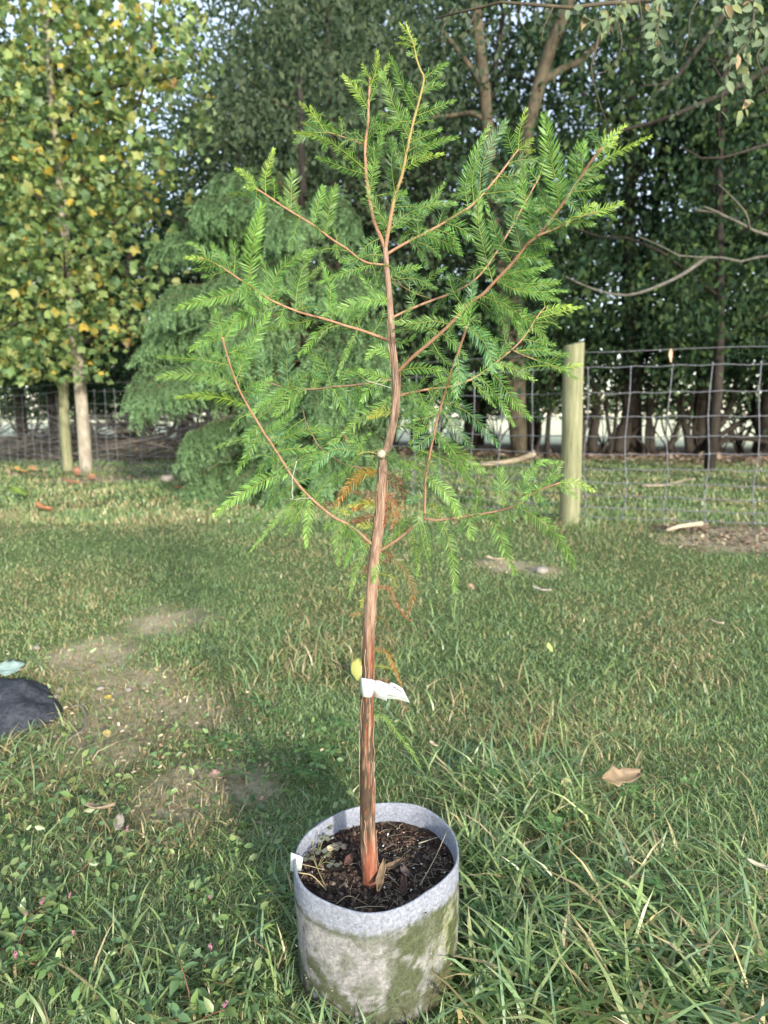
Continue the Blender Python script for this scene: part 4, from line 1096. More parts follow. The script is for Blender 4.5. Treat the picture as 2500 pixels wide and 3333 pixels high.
# bark crumbs
CH_V = np.array([(-.5, -.3, -.15), (.5, -.25, -.15), (.45, .35, -.12), (-.4, .3, -.15), (-.35, -.2, .15), (.4, -.15, .1), (.3, .2, .16), (-.3, .2, .1)])
CH_T = [(0, 1, 5), (0, 5, 4), (1, 2, 6), (1, 6, 5), (2, 3, 7), (2, 7, 6), (3, 0, 4), (3, 4, 7), (4, 5, 6), (4, 6, 7)]
mb = MB()
def crumbs(n, size, cols, rmax=.152, keep=None, up=.001):
    x, y, z = in_pot(n, rmax)
    if keep is not None:
        k_ = keep(x, y); x, y, z = x[k_], y[k_], z[k_]; n = len(x)
    P = np.stack([x, y, z + up], -1); C = np.array(cols)[RNG.integers(0, len(cols), n)] * (.6 + .8 * RNG.random((n, 1)))
    mb.add(*stamp(CH_V, CH_T, P, frames(rdir(n) * [1, 1, .4], rdir(n, 1.0)), size * (.4 + 1.1 * RNG.random(n) ** 2), C))
crumbs(2600, .006, [(.028, .02, .016), (.05, .034, .026), (.075, .05, .037), (.02, .015, .013)])
crumbs(700, .010, [(.09, .06, .045), (.05, .035, .028), (.12, .08, .06), (.14, .11, .09)])
crumbs(1100, .007, [(.16, .075, .05), (.11, .055, .04), (.19, .10, .065)], keep=lambda x, y: (y > POTC.y + .065 + .02 * np.sin(x * 40)) & (x > POTC.x - .13))
link('bark_crumbs', mb.mesh('bark_crumbs'), M_DEAD, kind='stuff')
mb = MB(); crumbs(60, .0055, [(.75, .74, .70)], up=.002)
link('perlite', mb.mesh('perlite'), M_DEAD, kind='stuff')
mb = MB()
for i in range(340):
    side = RNG.random() < .78
    x, y, z = in_pot(1, .15); x, y, z = x[0], y[0], z[0]
    if side and (x < POTC.x + .01): continue
    a = RNG.random() * 6.283; L = RNG.uniform(.008, .035); d = np.array([math.cos(a), math.sin(a), RNG.normal() * .12]) * L
    V, T = tube(np.array([np.array([x, y, z + .002]) - d / 2, [x + RNG.normal() * .002, y, z + .005], np.array([x, y, z + .003]) + d / 2]), .0005, 3, False)
    mb.add(V, T, np.array([(.36, .30, .20), (.24, .20, .14), (.45, .38, .26)][RNG.integers(0, 3)]) * RNG.uniform(.6, 1.1))
link('fine_straw', mb.mesh('fine_straw'), M_DEAD, kind='stuff')
def soil_at(px, py, up=0.0):
    p = on_plane(px, py, ZS + .006); return Vector((p.x, p.y, float(soil_z(p.x, p.y)) + up))
def R3(px, py): return (900 + px / 2.552, 2550 + py / 2.552)      # reading off an enlarged view of the pot
def straw_stem(pts, r, col, lab):
    P = [np.array(soil_at(*R3(a, b_), u)) for a, b_, u in pts]; o0 = P[0].copy()
    V, T = tube(catmull(P, 14) - o0, np.linspace(r, r * .5, 14), 6)
    C = np.tile(np.array(col), (len(V), 1))
    link('straw', mesh_np('straw', V, T, C, True), M_DEAD, None, Vector(o0), label=lab, category='straw')
straw_stem([(1190, 835, .004), (1310, 680, .014), (1400, 545, .03), (1478, 425, .05)], .0011, (.50, .42, .27), 'long pale straw leaning from the soil onto the right rim')
straw_stem([(1180, 505, .008), (1270, 495, .010), (1360, 482, .012)], .0012, (.42, .37, .29), 'short pale straw lying flat near the back right of the soil')
straw_stem([(490, 1000, .004), (600, 960, .016), (760, 1000, .004)], .0009, (.38, .32, .2), 'arched thin straw at the front of the soil')
straw_stem([(645, 1040, .006), (760, 1030, .008), (900, 1025, .006)], .0010, (.42, .36, .24), 'straight straw lying along the front edge of the soil')
straw_stem([(910, 750, .006), (960, 800, .010), (1040, 870, .006)], .0009, (.40, .35, .26), 'grey straw right of the upright dead leaf')
# dead leaves standing in the soil
def pot_leaf(px, py, up, length, width, rot, col, lab, seed, curl=.7, twist=.5):
    q = soil_at(*R3(px, py), up); V, T = curled_leaf(0, length, width, curl, twist, seed); rg = np.random.default_rng(seed)
    o = link('dead_leaf', mesh_np('dead_leaf', V, T, np.array(col) * (.75 + .5 * rg.random((len(V), 1))), True), M_DEAD, None, q, label=lab, category='dead leaf'); o.rotation_euler = rot
    md = o.modifiers.new('thickness', 'SOLIDIFY'); md.thickness = .0006
pot_leaf(862, 830, .022, .066, .0105, (.35, .25, math.radians(-10)), (.20, .14, .085), 'long folded brown leaf leaning just right of the trunk base', 51, 1.0, .4)
pot_leaf(975, 690, .010, .040, .009, (.1, .3, math.radians(-65)), (.17, .12, .075), 'curled brown leaf behind the long folded one', 52, 1.1, .5)
pot_leaf(1065, 880, .010, .045, .012, (.2, -.4, math.radians(-20)), (.085, .05, .04), 'dark maroon shrivelled leaf right of the long folded one', 53, 1.1, .9)
pot_leaf(1060, 760, .010, .026, .012, (.2, .2, math.radians(20)), (.10, .075, .07), 'small dark curled leaf behind the maroon one', 54, .9, .6)
pot_leaf(470, 556, .012, .026, .010, (.2, .2, math.radians(-70)), (.52, .44, .29), 'small cream coloured leaf beside the wood sorrel', 55, .5, .4)
pot_leaf(600, 660, .008, .030, .009, (.2, .3, math.radians(-30)), (.11, .06, .045), 'dark red brown leaf left of the trunk base', 56, .9, .5)
# wood sorrel and its bare stems at the left
def sorrel(pts, leaves, lab, seed):
    rg = np.random.default_rng(seed); base = soil_at(*R3(*pts[0][:2]), 0); mb = MB()
    o0 = np.array(base)
    P = [np.array(soil_at(*R3(a, b_), u)) - o0 for a, b_, u in pts]; V, T = tube(catmull(P, 12), .0009, 5); mb.add(V, T, (.40, .34, .17))
    st = thing('wood_sorrel', base, lab, 'wood sorrel')
    for a, b_, u, s in leaves:
        top = np.array(soil_at(*R3(a, b_ + u * 1500), u)) - o0; j = P[-1] * .6
        V, T = tube(catmull([j, (j + top) / 2 + [0, 0, .008], top], 6), .0006, 4); mb.add(V, T, (.30, .30, .13))
        lm = MB(); c = np.array([(.16, .17, .12), (.13, .14, .11), (.2, .22, .12), (.14, .12, .11)][rg.integers(0, 4)]); a0 = rg.random() * 6.28; nrm = np.array([.1, -.25, 1]) + rg.normal(size=3) * .2
        for k_ in range(3):
            t_ = a0 + k_ * 2.094; Rm = frames(np.array([math.cos(t_), math.sin(t_), -.05]), nrm); lm.add(np.array(LFT_V) * [1.15, 1, 1] @ Rm.T * s + top, LFT_T, c * rg.uniform(.85, 1.2))
        link('leaf', lm.mesh('leaf'), M_WEED, st)
    link('stem', mb.mesh('stem', True), M_WEED, st)
sorrel([(410, 860, 0), (330, 700, .012), (300, 560, .02), (320, 480, .025)], [(335, 425, .030, .014), (405, 500, .026, .013), (440, 420, .026, .010), (370, 590, .022, .014), (300, 600, .018, .009)], 'purplish wood sorrel with the tallest leaves beside the left back rim', 1)
sorrel([(420, 850, 0), (350, 760, .010), (290, 640, .015)], [(525, 545, .022, .015), (470, 700, .018, .014), (265, 660, .018, .013), (430, 610, .02, .010)], 'green wood sorrel sprawling over the soil left of the trunk', 2)
straw_stem([(170, 720, .012), (280, 735, .014), (400, 740, .008)], .0009, (.45, .37, .2), 'tan sorrel stem lying across the left of the soil')
straw_stem([(190, 800, .012), (300, 815, .012), (415, 865, .002)], .0012, (.50, .40, .22), 'thick tan stem running from the left rim into the soil')
# white plastic tag stuck behind the left rim
M_TAG = noise_mat('white_tag_plastic', (.52, .56, .55), (.60, .63, .62), 60, bump=0, rough=.45, spec=.4)
M_INK = noise_mat('printed_ink', (.035, .035, .04), (.09, .09, .10), 80, bump=0, rough=.6)
M_INKG = noise_mat('green_print', (.16, .30, .16), (.30, .42, .28), 200, bump=0, rough=.6)
p0 = np.array(on_plane(937, 2800, ZR - .004)); 
qd = np.array([(.004, 0, -.022), (.024, .005, -.032), (.028, .005, .002), (.006, 0, .016)]); qd2 = qd + np.array([.001, .0012, 0])
V = np.concatenate([qd, qd2]); T = [(0, 1, 2), (0, 2, 3), (4, 6, 5), (4, 7, 6)] + [t_ for i in range(4) for t_ in ((i, 4 + i, 4 + (i + 1) % 4), (i, 4 + (i + 1) % 4, (i + 1) % 4))]
pt = thing('plant_tag', Vector(p0), 'white printed tag tucked outside the left rim of the grow bag', 'plant tag')
link('card', MB().add(V, T, (1, 1, 1)).mesh('card'), M_TAG, pt)
mb = MB()
for i in range(26):
    u, v_ = RNG.uniform(.15, .9), RNG.uniform(.12, .62)
    q = np.array([.006 + .018 * u, -.0004 + .004 * u, -.026 + .045 * v_]); s = RNG.uniform(.0006, .0018)
    mb.add([q + [-s, 0, -s * .6], q + [s, .0002, -s * .5], q + [s * .8, .0002, s * .7], q + [-s, 0, s * .5]], [(0, 1, 2), (0, 2, 3)], (1, 1, 1))
link('print', mb.mesh('print'), M_INKG, pt)
# ------------------------------------------------------------------ the potted sapling
Y0 = TR.y
sap = thing('bald_cypress_sapling', TR, 'feathery green young conifer with a reddish trunk growing in the grow bag', 'sapling')
O = np.array(TR)
# enlarged views the points were read from: (x0, y0, scale)
RG = {'A': (500, 300, 2.765), 'B': (900, 50, 2.765), 'C': (1200, 350, 1.746), 'D': (500, 750, 2.074), 'E': (1200, 850, 2.212), 'F': (1150, 1350, 2.074), 'G': (500, 1250, 2.212), 'T': (1050, 1750, 2.765), 'S': (0, 0, 1.0)}
def rp(k, p): x0, y0, s = RG[k]; return (x0 + p[0] / s, y0 + p[1] / s)
M_TRUNK = noise_mat('reddish_fibrous_bark', (.62, .58, .55), (1.30, 1.32, 1.34), 190, (1, 1, .16), bump=.9, attr=True, rough=.9, dist=.0018, spec=.1)
M_TWIG = noise_mat('copper_brown_twig_bark', (.8, .8, .8), (1.2, 1.2, 1.2), 120, (1, 1, .4), bump=.3, attr=True, rough=.75, dist=.001)
TRK = [(1206, 2880, 27), (1204, 2840, 27), (1199, 2760, 26), (1196, 2690, 25), (1195, 2550, 23), (1194, 2400, 22), (1195, 2274, 21), (1198, 2202, 20), (1200, 2075, 19.5), (1206, 1967, 19), (1216, 1858, 18.5), (1223, 1790, 18.5), (1229, 1755, 17),
       (1239, 1663, 16.5), (1245, 1543, 15.5), (1250, 1490, 15), (1263, 1450, 13.5), (1275, 1398, 13.5), (1285, 1340, 13.5), (1290, 1257, 13), (1282, 1166, 12), (1277, 1121, 11.5), (1272, 1031, 10.5), (1265, 940, 9.5), (1259, 873, 9), (1254, 806, 8.5)]
PX3 = []       # (px, py, depth, branch index) samples used to seat the leafy twigs
BR = []        # branch objects
def wpt(px, py, Y): return np.array(at(px, py, Y)) - O
tp = catmull([wpt(a, b_, Y0) for a, b_, r in TRK], 170)
tr_ = np.interp(np.linspace(0, 1, 170), np.linspace(0, 1, len(TRK)), [0] * len(TRK))
zpx = np.array([wpt(a, b_, Y0)[2] for a, b_, r in TRK]); rpx = np.array([r * pxsize(a, b_, Y0) for a, b_, r in TRK])
rad_ = np.interp(tp[:, 2], zpx, rpx)
rg = np.random.default_rng(2); n = 34
fib = np.zeros((170, n))
for i in range(170):
    for j in range(n):
        a = 6.283 * j / n
        fib[i, j] = 1 + .16 * (fbm(math.cos(a) * 6 + 3 * math.sin(a * 2), math.sin(a) * 6 + tp[i, 2] * 9, 1.5, 1) - .5) + .05 * (vnoise(a * 6, tp[i, 2] * 60, 1, 5) - .5)
V, T = tube(tp, rad_, n, True, fib)
cc = []
for v in V:
    ax_ = tp[np.argmin(abs(tp[:, 2] - v[2]))]; a = math.atan2(v[1] - ax_[1], v[0] - ax_[0]); z = v[2]
    n1 = float(fbm(a * 2.2 + 7, z * 16, 1.4, 2)); n2 = float(fbm(a * 5, z * 40, 1.6, 7)); n3 = float(vnoise(a * 9, z * 30, 1.2, 4))
    base = np.array((.25, .15, .10)) * (.6 + .8 * n2) + np.array((.11, .10, .085)) * float(sstep(.5, .68, n3))
    up = float(sstep(.25, .85, z)); base = base * (1 - .6 * up) + np.array((.22, .16, .125)) * .6 * up * (.75 + .5 * n2)
    red = float(sstep(.52, .44, z)) * float(sstep(.50, .60, n1 + .10 * math.cos(a + .9)))
    c = base * (1 - .8 * red) + np.array((.25, .07, .035)) * .8 * red
    alg = float(sstep(.60, .30, z)) * float(sstep(.05, .13, z)) * float(sstep(.43, .50, n1 * .5 + n3 * .5 + .09 * math.cos(a + 2.4)))
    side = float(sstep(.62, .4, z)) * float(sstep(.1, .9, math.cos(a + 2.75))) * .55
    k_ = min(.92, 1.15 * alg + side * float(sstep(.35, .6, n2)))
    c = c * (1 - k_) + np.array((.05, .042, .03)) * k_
    foot = float(sstep(.11, .03, z)); c = c * (1 - .6 * foot) + np.array((.22, .07, .04)) * .6 * foot * (1 - .5 * n2)
    cc.append(c)
trunk_o = link('trunk', mesh_np('trunk', V, T, np.array(cc), True), M_TRUNK, sap)
# peeling strips of bark
mb = MB()
for i in range(70):
    k_ = int(RNG.integers(4, 150)); a = RNG.random() * 6.283; L = int(RNG.integers(5, 16)); r = rad_[k_] * 1.02
    if tp[k_, 2] > .75 and RNG.random() < .5: continue
    P = [tp[min(169, k_ + j)] + np.array([math.cos(a + .12 * math.sin(j * .8 + i)), math.sin(a + .12 * math.sin(j * .8 + i)), 0]) * (r + .0016 * (abs(j - L / 2) / L) * RNG.uniform(.2, 2.4)) for j in range(L + 1)]
    V, T = tube(np.array(P), RNG.uniform(.0004, .0009), 4); mb.add(V, T, np.array([(.34, .23, .165), (.28, .17, .115), (.40, .31, .24), (.10, .07, .05)][int(RNG.choice(4, p=[.4, .35, .17, .08]))]) * RNG.uniform(.8, 1.2))
link('bark_strips', mb.mesh('bark_strips'), M_DEAD, sap, kind='stuff')
for i in range(170):
    pz = tp[i] + O; 
    # pixel of the sample: project
    d = Vector(pz) - EYE; f_ = d.y * math.cos(PITCH) - d.z * math.sin(PITCH); up_ = d.y * math.sin(PITCH) + d.z * math.cos(PITCH)
    PX3.append((CX + F * d.x / f_, CY - F * up_ / f_, pz[1], -1))
# pruning cut on the trunk
q = wpt(1240, 1476, Y0 - .012); V, T = tube(np.array([q + [.004, .012, -.006], q, q + [-.001, -.002, .0012]]), [.008, .0075, .0070], 12)
link('pruned_stub', MB().add(V, T, (.40, .35, .28)).mesh('pruned_stub', True), M_TWIG, sap)
COP = np.array((.35, .20, .125)); BRW = np.array((.25, .165, .11)); YG = np.array((.32, .29, .10))
def branch(k, pts, dY, r0, r1, Yb=0.0, c0=None, c1=None):
    """one limb: dY is how far its tip comes towards (-) or goes away from (+) the camera"""
    idx = len(BR); px = [rp(k2, p) for k2, p in pts]
    L = np.concatenate([[0], np.cumsum([math.hypot(px[i + 1][0] - px[i][0], px[i + 1][1] - px[i][1]) for i in range(len(px) - 1)])]); L /= L[-1]
    Ys = [Y0 + Yb + dY * t_ ** 1.15 for t_ in L]
    P = [wpt(a, b_, y) for (a, b_), y in zip(px, Ys)]; m = max(10, 4 * len(P)); Q = catmull(P, m)
    R_ = np.linspace(r0, r1, m); V, T = tube(Q, R_, 8)
    c0_ = COP * .8 if c0 is None else np.array(c0); c1_ = COP if c1 is None else np.array(c1)
    tt_ = np.repeat(np.linspace(0, 1, m), 8); C = c0_ * (1 - tt_[:, None]) + c1_ * tt_[:, None]; C = np.concatenate([C, [c0_], [c1_]])
    mb = MB().add(V, T, C)
    for i in range(2, m - 1):                    # leaf scars and buds
        a = RNG.random() * 6.283; q = Q[i] + np.array([math.cos(a), math.sin(a) * .6, .3]) * R_[i]
        V, T = tube(np.array([q, q + (Q[i] - Q[i - 1]) * .06 + (q - Q[i]) * .8]), [R_[i] * .35, R_[i] * .2], 5); mb.add(V, T, c1_ * .9)
    o = link('branch', mb.mesh('branch', True), M_TWIG, sap); BR.append(o)
    for q in Q:
        d = Vector(q + O) - EYE; f_ = d.y * math.cos(PITCH) - d.z * math.sin(PITCH); up_ = d.y * math.sin(PITCH) + d.z * math.cos(PITCH)
        PX3.append((CX + F * d.x / f_, CY - F * up_ / f_, q[1] + O[1], idx))
    return Q
P1 = pxsize(1250, 1500, Y0)
def R_(px): return px * P1 * .41
BQ = []
def bb(*a, **k): BQ.append(branch(*a, **k))
S_ = lambda *L: [('S', p) for p in L]
bb('S', S_((1254, 812), (1240, 774), (1217, 717), (1203, 648), (1196, 600), (1191, 550), (1189, 477), (1197, 412), (1200, 339), (1203, 290), (1204, 253)), .06, R_(15), R_(8))
bb('S', S_((1254, 812), (1269, 722), (1286, 636), (1309, 568), (1326, 482), (1348, 386), (1367, 318), (1380, 256), (1370, 231), (1357, 195), (1345, 140), (1330, 104), (1322, 80)), -.06, R_(16), R_(4), c1=YG)
bb('S', S_((1189, 474), (1153, 459), (1110, 444), (1063, 430), (1023, 419), (983, 401)), .10, R_(8), R_(4), Yb=.04, c1=YG)
bb('S', S_((1257, 862), (1235, 861), (1199, 856), (1165, 839), (1127, 808), (1100, 792), (1064, 767), (1021, 734), (974, 705), (916, 669), (880, 644), (836, 615)), -.12, R_(9), R_(6))
bb('S', S_((1275, 1112), (1267, 1109), (1223, 1092), (1175, 1075), (1127, 1061), (1069, 1042), (1006, 1025), (958, 1010), (886, 979), (838, 948), (809, 928), (765, 899), (707, 861), (650, 838)), -.16, R_(12), R_(4))
bb('S', S_((1222, 1775), (1203, 1765), (1169, 1734), (1133, 1707), (1088, 1684), (1042, 1648), (997, 1607), (952, 1553), (920, 1503), (889, 1453), (862, 1413), (835, 1368), (807, 1322), (780, 1271), (760, 1222), (746, 1179), (731, 1126), (724, 1097)), -.22, R_(13), R_(6), c0=BRW)
bb('S', S_((1285, 1236), (1271, 1237), (1214, 1244), (1151, 1254), (1079, 1259), (1030, 1266), (958, 1266), (910, 1256), (866, 1242)), .14, R_(9), R_(5), c0=BRW, c1=BRW * 1.2)
bb('S', S_((1256, 832), (1263, 825), (1315, 794), (1372, 765), (1429, 734), (1486, 699), (1526, 676), (1572, 631), (1612, 585), (1652, 533), (1687, 487)), .10, R_(11), R_(7))
bb('S', S_((1290, 1215), (1300, 1205), (1349, 1157), (1403, 1112), (1462, 1058), (1525, 990), (1571, 958), (1611, 916), (1670, 854), (1715, 797), (1756, 762), (1796, 711), (1830, 665), (1859, 625), (1899, 562), (1939, 505), (1960, 480)), -.26, R_(14), R_(7))
bb('S', S_((1745, 770), (1756, 765), (1807, 745), (1876, 711), (1945, 688)), -.05, R_(8), R_(4), Yb=-.17, c1=YG)
bb('S', S_((1274, 1036), (1286, 1029), (1336, 1006), (1408, 977), (1480, 950), (1553, 904), (1610, 830), (1665, 740), (1720, 640), (1757, 575)), .26, R_(10), R_(6))
bb('S', S_((1288, 1290), (1345, 1275), (1403, 1266), (1467, 1257), (1535, 1234), (1584, 1203), (1620, 1175), (1675, 1130), (1715, 1085), (1742, 1040), (1774, 999)), .16, R_(10), R_(5))
bb('S', S_((1670, 1140), (1690, 1150), (1742, 1171), (1788, 1189), (1833, 1207)), .03, R_(6), R_(4), Yb=.10, c1=YG)
bb('S', S_((1228, 1795), (1239, 1791), (1295, 1755), (1343, 1716), (1381, 1690), (1420, 1693), (1487, 1685), (1545, 1675), (1608, 1666), (1675, 1646), (1719, 1615), (1767, 1591), (1820, 1572)), -.18, R_(13), R_(6), c0=BRW)
bb('S', S_((1381, 1690), (1382, 1675), (1384, 1620), (1386, 1552), (1401, 1470), (1413, 1413), (1421, 1374), (1444, 1293), (1471, 1203), (1494, 1139), (1521, 1062)), -.16, R_(9), R_(7), Yb=-.05)
bb('S', S_((1263, 908), (1268, 906), (1308, 931), (1354, 956), (1403, 972)), .12, R_(5), R_(3), c1=YG)
bb('S', S_((1240, 1535), (1220, 1530), (1124, 1512), (1075, 1480), (1038, 1453), (1015, 1410), (997, 1376), (985, 1330)), .18, R_(7), R_(4), c0=BRW, c1=BRW)
bb('S', S_((1244, 1482), (1232, 1478), (1196, 1471), (1160, 1480)), -.05, R_(5), R_(3), c0=BRW, c1=YG)
PXA = np.array(PX3)

# palette of needle colours (base -> tip of the twig)
GR = ((.12, .27, .055), (.16, .33, .06)); PAL_ = {'g': GR, 'd': ((.09, .21, .06), (.115, .25, .06)), 'b': ((.16, .32, .05), (.36, .52, .075)), 'p': ((.19, .36, .08), (.22, .40, .08)), 'u': ((.11, .25, .10), (.13, .28, .11)),
      'y': ((.20, .27, .03), (.36, .33, .04)), 'o': ((.36, .25, .04), (.50, .22, .05)), 'r': ((.30, .11, .04), (.42, .16, .06)), 'n': ((.15, .075, .04), (.22, .10, .05)), 'gb': ((.14, .20, .04), (.30, .14, .05))}
tw_count = 0
def leafy_twig(px, hw, kind, seed, dz=None, roll=None, sparse=1.0, into=None):
    """a feathery twig; px: its line in photo pixels, hw: needle reach in photo pixels"""
    global tw_count
    rg = np.random.default_rng(seed)
    dd = np.hypot(PXA[:, 0] - px[0][0], PXA[:, 1] - px[0][1]); near = np.argsort(dd + rg.random(len(dd)) * .5)[0]
    Yb = PXA[near, 2]; bi = int(PXA[near, 3]); parent = trunk_o if bi < 0 else BR[bi]
    pts2 = list(px)
    if dd[near] < 50: pts2[0] = (PXA[near, 0], PXA[near, 1])
    Lpx = sum(math.hypot(pts2[i + 1][0] - pts2[i][0], pts2[i + 1][1] - pts2[i][1]) for i in range(len(pts2) - 1))
    if dz is None: dz = float(np.clip(rg.normal() * .28, -.5, .5))
    s = pxsize(pts2[0][0], pts2[0][1], Yb)
    P = []
    acc = 0
    for i, p in enumerate(pts2):
        if i: acc += math.hypot(p[0] - pts2[i - 1][0], p[1] - pts2[i - 1][1])
        t_ = acc / max(1, Lpx); P.append(wpt(p[0], p[1], Yb + dz * Lpx * s * (t_ - .25 * t_ * t_)))
    n = max(6, int(Lpx / 4.6 / sparse)); Q = catmull(P, n)
    Tn = unit(np.gradient(Q, axis=0))
    view = unit(np.array(EYE) - O - Q[n // 2])
    if roll is None: roll = rg.normal() * .34
    c0 = np.array(PAL_[kind][0]); c1 = np.array(PAL_[kind][1]); rac = np.array((.27, .33, .06)) if kind not in 'ronb' and kind != 'gb' else c1 * .8 + np.array((.05, .03, .01))
    V, T = tube(Q, np.linspace(2.0, .9, n) * s * .8, 5)
    mb = MB().add(V, T, rac)
    Lm = hw * s / .76; wn = 2.9 * s * (hw / 30) ** .35
    inten = rg.uniform(.75, 1.25)
    pos_ = []; 
    NV = []; NT = []; NC = []
    for i in range(n):
        t_ = i / (n - 1)
        T_ = Tn[i]; N_ = unit(view - T_ * T_.dot(view)); Sd = unit(np.cross(N_, T_))
        N_, Sd = N_ * math.cos(roll) + Sd * math.sin(roll), Sd * math.cos(roll) - N_ * math.sin(roll)
        env = (.45 + .55 * min(1, t_ / .22)) * (1 - .62 * max(0, (t_ - .45) / .55) ** 1.5)
        a0 = math.radians(66 - 34 * t_)
        for sgn in (-1, 1):
            if rg.random() < .06 + (.35 if t_ < .08 else 0): continue
            L = Lm * env * rg.uniform(.82, 1.12); a = a0 + rg.normal() * .10
            d_ = unit(T_ * math.cos(a) + Sd * sgn * math.sin(a) + N_ * (.10 + rg.normal() * .22))
            off = (rg.random() - .5) * 3 * s; b0 = Q[i] + T_ * off
            wv = unit(np.cross(N_ + rg.normal(size=3) * .35, d_)) * wn * .5
            bend = T_ * L * .10 - N_ * L * rg.uniform(-.02, .14) + np.array([0, 0, -.05 * L])
            m1 = b0 + d_ * L * .35; m2 = b0 + d_ * L * .72 + bend * .5; e = b0 + d_ * L + bend
            k_ = len(NV)
            NV += [b0 - wv * .45, b0 + wv * .45, m1 - wv, m1 + wv, m2 - wv * .8, m2 + wv * .8, e]
            NT += [(k_, k_ + 1, k_ + 3), (k_, k_ + 3, k_ + 2), (k_ + 2, k_ + 3, k_ + 5), (k_ + 2, k_ + 5, k_ + 4), (k_ + 4, k_ + 5, k_ + 6)]
            tt_ = t_ ** (1.3 if kind != 'b' else 1.0); c = (c0 * (1 - tt_) + c1 * tt_) * inten * rg.uniform(.62, 1.3)
            NC += [c] * 7
    if NV: mb.add(NV, NT, np.array(NC))
    tw_count += 1
    if into is not None: into.add(*mb.arrays()); return
    link('leafy_twig', mb.mesh('leafy_twig'), M_NEEDLE, parent)
